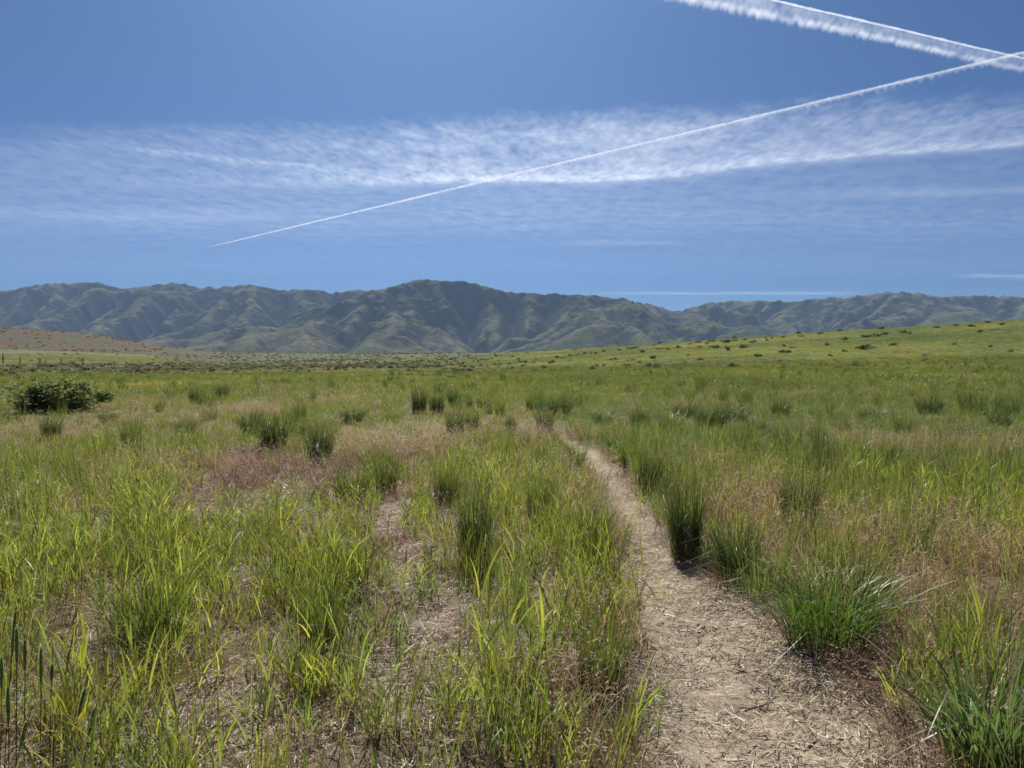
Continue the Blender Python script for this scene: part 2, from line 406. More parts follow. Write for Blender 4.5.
# match the skyline: scale the heights smoothly with bearing
pxv = 512 + F * XF / YF; ev = F * (hf - CAMZ) / YF
bins = np.arange(-420, 1440, 4.); sil = np.zeros(len(bins) - 1)
bi = np.clip(np.digitize(pxv.ravel(), bins) - 1, 0, len(sil) - 1); np.maximum.at(sil, bi, ev.ravel())
bc = .5 * (bins[1:] + bins[:-1]); want = np.interp(bc, PX, PE)
sfac = want / np.maximum(sil, 8); ker = np.array([.1, .2, .4, .2, .1]); sfac = np.convolve(np.pad(sfac, 2, mode='edge'), ker, 'valid')
print('silhouette factors', sfac[60:-60].min(), sfac[60:-60].max())
hf = hf * np.interp(pxv, bc, sfac)
hf = np.where(hf < 9.5, hf - 4 * ss(9.5, 7, hf), hf)
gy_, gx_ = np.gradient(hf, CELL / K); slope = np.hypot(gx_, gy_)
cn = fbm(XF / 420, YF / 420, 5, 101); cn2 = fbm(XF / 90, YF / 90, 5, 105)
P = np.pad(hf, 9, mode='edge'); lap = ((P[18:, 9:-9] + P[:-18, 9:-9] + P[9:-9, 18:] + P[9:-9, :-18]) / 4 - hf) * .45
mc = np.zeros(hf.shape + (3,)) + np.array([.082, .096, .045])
mc = lerp(mc, (.172, .162, .085), np.clip(.32 + cn * 1.5 + np.clip(lap * -.06, -.3, .45), 0, 1))  # tan patches by noise; spur crests also lightened in the colour, as if sunlit
mc = lerp(mc, (.036, .040, .028), ss(.12, .45, cn2 + cn * .3 + np.clip(lap * .05, -.3, .5)) * .75)  # dark patches by noise; hollows also darkened, shade put into the colour
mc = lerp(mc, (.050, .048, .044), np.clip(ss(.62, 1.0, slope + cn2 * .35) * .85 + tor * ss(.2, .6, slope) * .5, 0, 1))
mc = lerp(mc, (.20, .15, .105), ss(.25, .5, cn - cn2 * .4) * ss(180, 60, hf) * .6)
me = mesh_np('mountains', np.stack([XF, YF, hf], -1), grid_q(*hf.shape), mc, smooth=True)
m, nt, nd, L, out = new_mat('mountain_slope')
a = N(nt, 'ShaderNodeAttribute'); a.attribute_name = 'Col'; tc = N(nt, 'ShaderNodeTexCoord')
n_a = noise(.03, 8, .7); n_b = noise(.11, 5, .7)
ra = ramp(n_a.outputs[0], [(.3, .55), (.55, 1.05), (.75, 1.4)]); rb = ramp(n_b.outputs[0], [(.40, .40), (.52, 1.1)])
col, _ = mul_col(nt, a.outputs['Color'], ra.outputs[0]); col, _ = mul_col(nt, col, rb.outputs[0])
p = N(nt, 'ShaderNodeBsdfPrincipled'); p.inputs['Roughness'].default_value = 1; p.inputs['Specular IOR Level'].default_value = 0
L.new(col, p.inputs['Base Color'])
b = N(nt, 'ShaderNodeBump'); b.inputs['Strength'].default_value = .8; b.inputs['Distance'].default_value = 14
L.new(n_a.outputs[0], b.inputs['Height']); L.new(b.outputs[0], p.inputs['Normal']); L.new(p.outputs[0], out.inputs[0])
tag(obj('mountains', me, m), kind='structure')
print('mountains', time.time() - T0, hf.max())

# ------------------------------------------------------------------ haze
m, nt, nd, L, out = new_mat('haze_air')
pv = N(nt, 'ShaderNodeVolumePrincipled'); pv.inputs['Density'].default_value = 4.8e-5; pv.inputs['Color'].default_value = (.46, .66, 1, 1)
pv.inputs['Anisotropy'].default_value = .1
L.new(pv.outputs[0], out.inputs['Volume'])
x0, x1, y0, y1, z0, z1 = -9600, 9600, -9600, 9600, -14, float(hf.max()) + 12
v = np.array([(x, y, z) for z in (z0, z1) for y in (y0, y1) for x in (x0, x1)])
q = np.array([(0, 2, 3, 1), (4, 5, 7, 6), (0, 1, 5, 4), (2, 6, 7, 3), (0, 4, 6, 2), (1, 3, 7, 5)])
tag(obj('haze', mesh_np('haze', v, q), m), kind='stuff')

# ------------------------------------------------------------------ clouds
def cloud_mat(name):
    m, nt, nd, L, out = new_mat(name)
    a = N(nt, 'ShaderNodeAttribute'); a.attribute_name = 'Col'
    t = N(nt, 'ShaderNodeBsdfTranslucent'); t.inputs[0].default_value = (.92, .95, 1, 1)
    tr = N(nt, 'ShaderNodeBsdfTransparent'); mx = N(nt, 'ShaderNodeMixShader')
    L.new(a.outputs['Fac'], mx.inputs[0]); L.new(tr.outputs[0], mx.inputs[1]); L.new(t.outputs[0], mx.inputs[2]); L.new(mx.outputs[0], out.inputs[0])
    return m
M_CLOUD = cloud_mat('thin_ice_cloud')
CH = 9000.
def cloud_sheet(name, xs, es, fn):
    X, E = np.meshgrid(xs, es); dd = ray(X, HZ - E); Y = dd[1] / dd[2] * CH; Xw = dd[0] / dd[2] * CH
    D = np.clip(fn(X, HZ - E, Xw / 1000, Y / 1000), 0, 1)
    Z = CH + 120 * fbm(Xw / 5000, Y / 5000, 3, 111)
    me = mesh_np(name, np.stack([Xw, Y, Z], -1), grid_q(*X.shape), np.repeat(D[..., None], 3, -1), smooth=True)
    return obj(name, me, M_CLOUD)
def cirrus(x, y, X, Y):
    wob = fbm(X / 6, Y / 9, 4, 121); feather = fbm(X / .9, Y / 1.6, 4, 123)
    yt = np.interp(x, [-300, 0, 300, 512, 700, 800, 1024, 1400], [122, 123, 124, 118, 106, 101, 93, 84]) + 7 * wob + 5 * feather
    yb = np.interp(x, [-300, 340, 450, 600, 680, 760, 850, 1024, 1400], [190, 187, 185, 184, 179, 169, 160, 150, 132]) + 2.5 * wob
    mott = fbm(X / .9 + .4 * Y / 1.4, Y / 1.4 - X / 2.4, 4, 127); rip = fbm(X / .30 + Y * .35, Y / .75 - X / 1.2, 3, 131)
    streak = fbm(X / 9, Y / .9, 4, 137)
    fibre = fbm(X / 1.8 + Y / 3, Y / 1.6 - X / 1.8, 5, 161, .62); thick = fbm(X / 5, Y / 7, 3, 163)
    lat = np.interp(x, [-300, 0, 120, 260, 400, 540, 650, 800, 1024, 1400], [.06, .12, .18, .30, .46, .52, .46, .36, .30, .25])
    top = ss(-8, 30, y - yt + 5 * rip + 10 * fibre)
    body = top * ss(6, -12, y - yb + 3 * fibre) * lat * np.clip(.58 + .36 * mott + .26 * rip + .10 * fbm(X / .14 + Y * .3, Y / .4 - X, 3, 133) + .26 * fibre + .35 * thick, .03, 1.3)
    brt = np.interp(x, [-300, 260, 360, 480, 600, 700, 820, 1024, 1400], [0, .06, .30, .62, .56, .42, .40, .32, .2]) * np.exp(-((y - yb + 5) / np.where(y > yb - 5, 3.6, 9)) ** 2) * np.clip(.8 + .5 * mott + .4 * rip, .2, 1.3)
    veil = np.interp(x, [-300, 0, 300, 560, 760, 1024, 1400], [.08, .12, .16, .18, .12, .08, .07]) * ss(-12, 4, y - yb) * ss(252, 205, y + 8 * wob) * np.clip(.75 + .22 * streak + .4 * mott + .15 * rip + .5 * fibre, 0, 1.4)
    low = .07 * ss(200, 230, y) * ss(285, 262, y) * np.clip(.6 + .5 * streak + .3 * mott + .4 * fibre, 0, 1.5)
    l1 = .12 * np.exp(-((y - np.interp(x, [110, 360], [147, 172]) - 2 * wob) / 3) ** 2) * ss(100, 160, x) * ss(385, 340, x) * np.clip(.9 + rip, .3, 1.5)
    l2 = .06 * np.exp(-((y - 213 - .02 * x + 5 * wob) / 6) ** 2) * ss(-60, 60, x) * ss(360, 220, x)
    l3 = .09 * np.exp(-((y - 243 - 3 * streak) / 2.2) ** 2) * ss(540, 600, x) * ss(710, 650, x)
    l4 = .08 * np.exp(-((y - 190 - .02 * (1024 - x) - 4 * wob) / 5) ** 2) * ss(700, 900, x)
    fade = ss(-290, -200, x) * ss(1390, 1300, x)
    return .80 * fade * (np.maximum(body, brt * .9) + .4 * np.minimum(body, brt) + veil + low + l1 + l2 + l3 + l4)
tag(cloud_sheet('cirrus_cloud', np.arange(-300, 1400, 1.7), np.concatenate([np.arange(285, 100, -.8), np.arange(100, 72, -1.5)]), cirrus), 'broad rippled white band of thin cirrus spreading across the blue sky', 'cloud')
tag(cloud_sheet('cloud_streak', np.arange(500, 900, 4.), np.arange(73, 60, -.5),
    lambda x, y, X, Y: .13 * np.exp(-((y - 293.2 - .5 * fbm(X / 14, Y / 30, 2, 143)) / 1.2) ** 2) * ss(540, 680, x) * ss(880, 810, x)), 'thin pale straight cloud streak low above the dip between the mountains', 'cloud')
tag(cloud_sheet('cloud_streak', np.arange(930, 1090, 2.), np.arange(94, 76, -.5),
    lambda x, y, X, Y: .14 * np.exp(-((y - 276 + 2 * fbm(X / 5, Y / 9, 3, 147) - .02 * (x - 960)) / 2) ** 2) * ss(948, 985, x) * ss(1080, 1040, x) * np.clip(.9 + fbm(X / 1.5, Y / 3, 3, 149), 0, 2)), 'small faint cloud wisp low over the right-hand mountain range', 'cloud')

def contrail(name, p0, p1, H, core, curt, label, age, rail):
    """core tube plus a hanging curtain of fall streaks, along a straight flight track at height H"""
    A, B = [ray(*q)[:2] / ray(*q)[2] * H for q in (p0, p1)]
    Ld = np.linalg.norm(B - A); n = 1500; m_ = 12
    t = np.linspace(0, 1, n); s = t * Ld
    d = (B - A) / Ld; side = np.array([d[1], -d[0]])
    cr = np.interp(t, *core); cu = np.interp(t, *curt); ag = np.interp(t, *age)
    puff = (1 + .55 * fbm(s / 420, s * 0, 3, 151) + .45 * fbm(s / 120, s * 0 + 3, 2, 153)).clip(.3, 2)
    ctr_w = 35 * fbm(s / 2600, s * 0 + 7, 3, 155)
    verts, cols, quads = [], [], []
    th = np.linspace(0, 2 * PI, m_, endpoint=False)
    ctr = A[None] + d[None] * s[:, None] + side[None] * ctr_w[:, None]
    rad = (cr * puff)[:, None] * (1 + .15 * perlin(np.cos(th)[None] * 2 + s[:, None] / 200, np.sin(th)[None] * 2 + s[:, None] / 160, 5))
    Vt = np.zeros((n, m_, 3))
    Vt[..., 0] = ctr[:, None, 0] + side[0] * rad * np.cos(th); Vt[..., 1] = ctr[:, None, 1] + side[1] * rad * np.cos(th)
    Vt[..., 2] = H + rad * np.sin(th) * .8
    al = (ag * np.clip(.85 + .6 * fbm(s / 700, s * 0 + 9, 4, 157), .15, 1.3))[:, None] * (.36 + 0 * th[None])
    i, j = np.meshgrid(np.arange(n - 1), np.arange(m_), indexing='ij')
    Qt = np.stack([i * m_ + j, i * m_ + (j + 1) % m_, (i + 1) * m_ + (j + 1) % m_, (i + 1) * m_ + j], -1).reshape(-1, 4)
    verts.append(Vt.reshape(-1, 3)); cols.append(al.ravel()); quads.append(Qt); off = n * m_
    kk = 14; v_ = np.linspace(0, 1, kk)
    for lay in (-.55, .55):                                   # two hanging sheets, one each side of the core
        if rail: tooth = .82 + .18 * np.clip(.5 + 1.1 * perlin(s / 190, s * 0, 9) + .5 * perlin(s / 70, s * 0 + lay * 3, 11), 0, 1)
        else: tooth = .40 + .60 * (.5 + .5 * np.sin(2 * PI * (s / 235 + .9 * fbm(s / 1500, s * 0, 3, 9)))) ** 1.6 * np.clip(.75 + .9 * perlin(s / 330, s * 0 + 5, 11), .1, 1.2)
        ln = cu * tooth
        Vc = np.zeros((n, kk, 3)); o_ = lay * cr[:, None] * (1 + .8 * v_[None])
        Vc[..., 0] = ctr[:, None, 0] + side[0] * o_; Vc[..., 1] = ctr[:, None, 1] + side[1] * o_
        Vc[..., 2] = H - ln[:, None] * v_[None]
        rip = np.clip(.75 + .45 * perlin(s[:, None] / 150 + 1.6 * v_, v_[None] * 2.2 + s[:, None] / 700, 13) + .3 * perlin(s[:, None] / 60 - 1.1 * v_, v_[None] * 3, 17) + .5 * fbm(s[:, None] / 900, v_[None] * .8, 3, 19), .08, 1.3)
        ac = (ag * .42)[:, None] * ((.42 + .95 * np.exp(-((v_[None] - .74) / .16) ** 2)) * (1 - v_[None] ** 6) if rail else (1 - v_[None] ** 2.2)) * rip
        verts.append(Vc.reshape(-1, 3)); cols.append(ac.ravel()); quads.append(grid_q(n, kk) + off); off += n * kk
    Cc = np.repeat(np.clip(np.concatenate(cols), 0, 1)[:, None], 3, -1)
    me = mesh_np(name, np.concatenate(verts), np.concatenate(quads), Cc, smooth=True)
    return tag(obj(name, me, M_CLOUD), label, 'contrail', 'aircraft contrails')
contrail('contrail', (207, 247.4), (1250, -2), 8300, ([0, .1, .5, .8, 1], [15, 40, 54, 46, 46]), ([0, .15, .45, .7, 1], [8, 40, 120, 190, 200]), 'long thin contrail rising across the sky from its tapered lower tip', ([0, .01, .05, .5, .75, 1], [0, .6, .9, .9, .62, .55]), False)
contrail('contrail', (600, -41), (1200, 100), 8600, ([0, .15, .5, .7, 1], [26, 34, 36, 34, 34]), ([0, .15, .35, .6, .8, 1], [680, 600, 500, 480, 480, 460]), 'wide ragged contrail descending from the top edge of the sky with hanging fringe', ([0, .1, .3, .5, .62, .75, 1], [.6, .8, .74, .56, .44, .36, .28]), True)
print('clouds', time.time() - T0)

# ------------------------------------------------------------------ grass blades
UP = np.array([0, 0, 1.])
def blades(n, rad, h, lean, w, S=4, c0=(.1, .14, .03), c1=None, base=None, droop=.3, cvar=.25, head=None, r0=None, basefrac=.25, updown=1.0):
    """n curved ribbons as (V, Q, C).  h, lean, w may be (lo, hi)."""
    U = lambda a: rng.uniform(a[0], a[1], n)
    th = rng.uniform(0, 2 * PI, n); rb = rad * np.sqrt(rng.random(n))
    bx, by = rb * np.cos(th), rb * np.sin(th)
    ld = th + rng.normal(0, .9, n); ln = U(lean); hh = U(h); ww = U(w)
    t = np.linspace(0, 1, S + 1)[None]
    dr = (droop * rng.uniform(.3, 1.3, n))[:, None]
    off = hh[:, None] * ln[:, None] * (.45 * t + .55 * t ** 2.2 + dr * t ** 3)
    z = hh[:, None] * (t - dr * .55 * t ** 3.2 * np.minimum(1, ln[:, None] * 2)) * updown
    kb = (rng.random(n) < .10)[:, None] * (h[1] > .15); tk = rng.uniform(.4, .75, n)[:, None]; over = np.clip(t - tk, 0, 1) * kb
    z = z - over * hh[:, None] * 1.5; off = off + over * hh[:, None] * .7
    px = bx[:, None] + np.cos(ld)[:, None] * off; py = by[:, None] + np.sin(ld)[:, None] * off
    sa = ld + PI / 2 + rng.normal(0, .7, n); tw = rng.normal(0, .8, n)
    prof = (np.minimum(1, .55 + 1.8 * t) * (1 - t ** 2.2) + .04)
    if head: prof = np.where(t > head[0], head[1] * np.sin(np.clip((t - head[0]) / (1 - head[0]), 0, 1) * PI * .95 + .05) + .15, .5)
    wd = ww[:, None] * prof * .5
    ang = sa[:, None] + tw[:, None] * t
    sx_, sy_ = np.cos(ang) * wd, np.sin(ang) * wd
    V = np.stack([np.stack([px - sx_, py - sy_, z], -1), np.stack([px + sx_, py + sy_, z], -1)], 2)   # n,S+1,2,3
    k = 2 * (S + 1); s_ = np.arange(S)
    q = np.stack([2 * s_, 2 * s_ + 1, 2 * s_ + 3, 2 * s_ + 2], -1)
    Q = (q[None] + (np.arange(n) * k)[:, None, None]).reshape(-1, 4)
    c0 = np.array(c0); c1 = np.array(c1 if c1 is not None else c0)
    mixr = rng.random(n)[:, None]; C = c0 * (1 - mixr) + c1 * mixr
    C = C * (1 + cvar * rng.normal(0, 1, n)[:, None]).clip(.4, 1.8)
    C = np.repeat(C[:, None, None, :], S + 1, 1).repeat(2, 2)
    if h[1] > .15 and not head:
        ft = (np.clip((t - .72) / .28, 0, 1) * (rng.random(n) < .3)[:, None] * rng.uniform(.3, 1, n)[:, None])[:, :, None, None]
        C = C * (1 - ft) + np.array((.36, .27, .13)) * ft
    if base is not None:
        f = np.clip(1 - t / basefrac, 0, 1)[0][None, :, None, None] * rng.uniform(.4, 1, n)[:, None, None, None]
        C = C * (1 - f) + np.array(base) * f
    if head:
        f = (t > head[0])[0][None, :, None, None]; C = np.where(f, np.array(head[2]) * (1 + .2 * rng.normal(0, 1, n)[:, None, None, None]).clip(.5, 1.6), C)
    return V.reshape(-1, 3), Q, C.reshape(-1, 3)
def spikelets(V, S, m_, L_, w, c):
    """drooping spikelets on the tips of stems made by blades(S=S)"""
    n = len(V) // (2 * (S + 1)); T = V.reshape(n, S + 1, 2, 3).mean(2)
    i = np.repeat(np.arange(n), m_); k = rng.uniform(.72, 1, len(i))
    a = T[i, S - 1] * (1 - (k[:, None] - .72) / .28) + T[i, S] * ((k[:, None] - .72) / .28)
    th = rng.uniform(0, 2 * PI, len(i)); ll = rng.uniform(.5, 1, len(i)) * L_
    d = np.stack([np.cos(th), np.sin(th), rng.uniform(-.9, .5, len(i))], -1); d /= np.linalg.norm(d, axis=1)[:, None]
    sd_ = np.stack([-np.sin(th), np.cos(th), 0 * th], -1) * w * .5
    e = a + d * ll[:, None]; mid = (a + e) / 2
    Vn = np.stack([a, mid - sd_, e, mid + sd_], 1).reshape(-1, 3)
    Q = np.arange(len(i) * 4).reshape(-1, 4)
    C = np.repeat(np.array(c)[None] * rng.uniform(.7, 1.3, len(i))[:, None], 4, 0)
    return Vn, Q, C
def culms(n, rad, h, w, leaf, c0, c1, S=5):
    """upright stems carrying long blades that leave the stem at its nodes"""
    st = blades(n, rad, h, (.03, .3), (.003, .0045), S, (.17, .19, .06), (.12, .15, .045), (.20, .12, .07), .1, basefrac=.35)
    T = st[0].reshape(n, S + 1, 2, 3).mean(2); m_ = n * 4
    lf = blades(m_, .001, leaf, (.1, .65), w, 5, c0, c1, None, .2)
    i = np.repeat(np.arange(n), 4); k = rng.uniform(.1, .97, m_) * S; k0 = np.minimum(k.astype(int), S - 1); f = (k - k0)[:, None]
    LV = lf[0].reshape(m_, -1, 3) + (T[i, k0] * (1 - f) + T[i, k0 + 1] * f)[:, None]
    return join(st, (LV.reshape(-1, 3), lf[1], lf[2]))
def join(*parts):
    Vs, Qs, Cs, o = [], [], [], 0
    for V, Q, C in parts: Vs.append(V); Qs.append(Q + o); Cs.append(C); o += len(V)
    return np.concatenate(Vs), np.concatenate(Qs), np.concatenate(Cs)
STRAW = (.42, .33, .19); BROWN = (.17, .10, .06)
def proto_coll(name, makers, mat):
    col_ = bpy.data.collections.new(name)
    for k, mk in enumerate(makers):
        me = mesh_np('%s_%02d' % (name, k), *mk()); me.materials.append(mat)
        o = bpy.data.objects.new('%s_%02d' % (name, k), me); col_.objects.link(o)
    return col_, len(makers)
def scatter(name, coll, n_var, x, y, scl, tint, label, cat, tilt=.12, zoff=-.01):
    n = len(x); me = bpy.data.meshes.new(name)
    z = terrain(x, y) + zoff
    me.vertices.add(n); me.vertices.foreach_set('co', np.stack([x, y, z], -1).astype(np.float32).ravel())
    def at_(nm, ty, key, arr):
        a = me.attributes.new(nm, ty, 'POINT'); a.data.foreach_set(key, arr.ravel())
    at_('rot', 'FLOAT_VECTOR', 'vector', np.stack([rng.normal(0, tilt, n), rng.normal(0, tilt, n), rng.uniform(0, 2 * PI, n)], -1).astype(np.float32))
    at_('scl', 'FLOAT_VECTOR', 'vector', scl.astype(np.float32)); at_('idx', 'INT', 'value', rng.integers(0, n_var, n).astype(np.int32))
    at_('tint', 'FLOAT_VECTOR', 'vector', tint.astype(np.float32))
    o = obj(name, me)
    g = bpy.data.node_groups.new(name, 'GeometryNodeTree')
    g.interface.new_socket('Geometry', in_out='INPUT', socket_type='NodeSocketGeometry'); g.interface.new_socket('Geometry', in_out='OUTPUT', socket_type='NodeSocketGeometry')
    gi = g.nodes.new('NodeGroupInput'); go = g.nodes.new('NodeGroupOutput'); ip = g.nodes.new('GeometryNodeInstanceOnPoints')
    ci = g.nodes.new('GeometryNodeCollectionInfo'); ci.inputs['Collection'].default_value = coll; ci.inputs['Separate Children'].default_value = True; ci.inputs['Reset Children'].default_value = True
    def na(nm, ty):
        a = g.nodes.new('GeometryNodeInputNamedAttribute'); a.data_type = ty; a.inputs['Name'].default_value = nm
        return [s for s in a.outputs if s.enabled and s.name == 'Attribute'][0]
    l = g.links.new
    l(gi.outputs[0], ip.inputs['Points']); l(ci.outputs[0], ip.inputs['Instance']); ip.inputs['Pick Instance'].default_value = True
    l(na('idx', 'INT'), ip.inputs['Instance Index']); l(na('rot', 'FLOAT_VECTOR'), ip.inputs['Rotation']); l(na('scl', 'FLOAT_VECTOR'), ip.inputs['Scale'])
    l(ip.outputs[0], go.inputs[0])
    md = o.modifiers.new('scatter', 'NODES'); md.node_group = g
    tag(o, label, cat, None, 'stuff')
    return o
def sample(bands, half=.76):
    xs, ys = [], []
    for r0, r1, dens in bands:
        n = int(half * (r1 * r1 - r0 * r0) * dens)
        r = np.sqrt(rng.uniform(r0 * r0, r1 * r1, n)); a = rng.uniform(-half, half, n)
        xs.append(r * np.sin(a)); ys.append(r * np.cos(a))
    # a little behind and beside the lens, so that the near field is closed from a step to the side
    return np.concatenate(xs), np.concatenate(ys)

YG = (.285, .30, .068); YG2 = (.155, .21, .052); OL = (.115, .16, .045); OL2 = (.14, .17, .05); DG = (.040, .070, .026); BG = (.10, .155, .095)
def near_tuft(): return join(culms(rng.integers(4, 8), .08, (.2, .46), (.0045, .0085), (.1, .24), YG, YG2), blades(rng.integers(9, 16), .08, (.14, .42), (.05, .5), (.004, .0082), 6, YG, YG2, (.26, .18, .09), .25), blades(9, .08, (.06, .22), (.3, 1.4), (.003, .006), 4, (.46, .37, .21), (.30, .20, .12), None, .5))
def fine_tuft(): return join(blades(26, .09, (.20, .55), (.05, .35), (.003, .006), 4, OL, YG2, (.17, .12, .06), .25), blades(6, .08, (.35, .7), (.05, .3), (.0025, .004), 4, (.15, .15, .06), (.3, .24, .13), None, .2, head=(.8, 2.6, (.24, .20, .10))))
def dry_tuft():
    a = blades(22, .10, (.18, .48), (.1, .6), (.002, .0035), 4, STRAW, (.30, .19, .11), BROWN, .5)
    s = spikelets(a[0], 4, 6, .036, .0035, (.46, .36, .22))
    return join(a, s, blades(8, .08, (.1, .3), (.2, .8), (.003, .005), 4, (.16, .16, .05), (.24, .19, .08), None, .4))
def red_tuft(): return join(blades(34, .12, (.05, .20), (.2, 1.1), (.002, .004), 4, (.30, .125, .085), (.36, .23, .14), BROWN, .5), spikelets(blades(10, .1, (.1, .22), (.2, .7), (.002, .003), 4)[0], 4, 4, .03, .005, (.27, .14, .10)))
def far_clump(): return join(blades(60, .42, (.20, .55), (.05, .4), (.012, .022), 3, (.10, .135, .038), (.16, .18, .045), (.12, .11, .04), .25), blades(14, .4, (.3, .6), (.05, .3), (.006, .012), 3, (.26, .22, .11), (.18, .17, .07), None, .3))
def tall_clump(): return join(blades(70, .16, (.45, .9), (.05, .30), (.007, .012), 4, DG, OL, (.08, .06, .03), .2), blades(12, .12, (.7, 1.05), (.03, .2), (.004, .006), 5, (.10, .12, .05), (.22, .20, .10), None, .2, head=(.82, 2.2, (.20, .19, .10))))
def litter():
    n = 75; a = blades(n, .26, (.03, .14), (6, 12), (.003, .006), 2, (.58, .50, .37), (.32, .24, .17), None, 0, .3)
    V = a[0].copy(); V[:, :2] *= 1.0
    k = 6; hl = V.reshape(n, k, 3); ln = hl[:, :, :2] - hl[:, :1, :2]
    sc_ = rng.uniform(.012, .075, n)  / np.maximum(np.linalg.norm(ln[:, -1], axis=-1), 1e-4)
    hl[:, :, :2] = hl[:, :1, :2] + ln * sc_[:, None, None]
    # keep the ribbons' width, lay them flat
    side = np.stack([-ln[:, -1, 1], ln[:, -1, 0]], -1); side /= np.linalg.norm(side, axis=1)[:, None]
    w_ = rng.uniform(.0008, .0022, n)
    for q_ in range(3):
        mid = hl[:, 2 * q_:2 * q_ + 2, :2].mean(1); hl[:, 2 * q_, :2] = mid - side * w_[:, None]; hl[:, 2 * q_ + 1, :2] = mid + side * w_[:, None]
    hl[:, :, 2] = rng.uniform(.004, .022, n)[:, None] + rng.uniform(-.008, .014, (n, 1)) * np.linspace(0, 1, k)[None]
    return hl.reshape(-1, 3), a[1], a[2]
def duff():
    return join(blades(20, .2, (.015, .06), (.3, 2.0), (.002, .004), 3, (.16, .10, .06), (.30, .22, .13), None, .5), blades(10, .2, (.02, .07), (.4, 2.), (.002, .0045), 3, (.10, .072, .05), (.17, .12, .08), None, .6))

C_near = proto_coll('meadow_tuft', [near_tuft] * 10, M_INST); C_fine = proto_coll('fine_tuft', [fine_tuft] * 8, M_INST)
C_dry = proto_coll('dry_tuft', [dry_tuft] * 8, M_DRY); C_red = proto_coll('red_tuft', [red_tuft] * 6, M_LIT)
C_far = proto_coll('far_clump', [far_clump] * 6, M_INST); C_tall = proto_coll('tall_clump', [tall_clump] * 6, M_INST)
C_lit = proto_coll('straw_bits', [litter] * 8, M_LIT); C_duff = proto_coll('duff_bits', [duff] * 8, M_LIT)
def tints(n, base=(1, 1, 1), var=.2, hue=.07):
    b = 1 + rng.normal(0, var, n); h_ = rng.normal(0, hue, n)
    return np.stack([base[0] * b * (1 + h_), base[1] * b, base[2] * b * (1 - h_)], -1).clip(.3, 2.2)
def scl3(n, h, hv=.2, wide=1.0):
    s = h * (1 + rng.normal(0, hv, n)).clip(.5, 1.7); wd = wide * s * (1 + rng.normal(0, .12, n))
    return np.stack([wd, wd, s], -1)

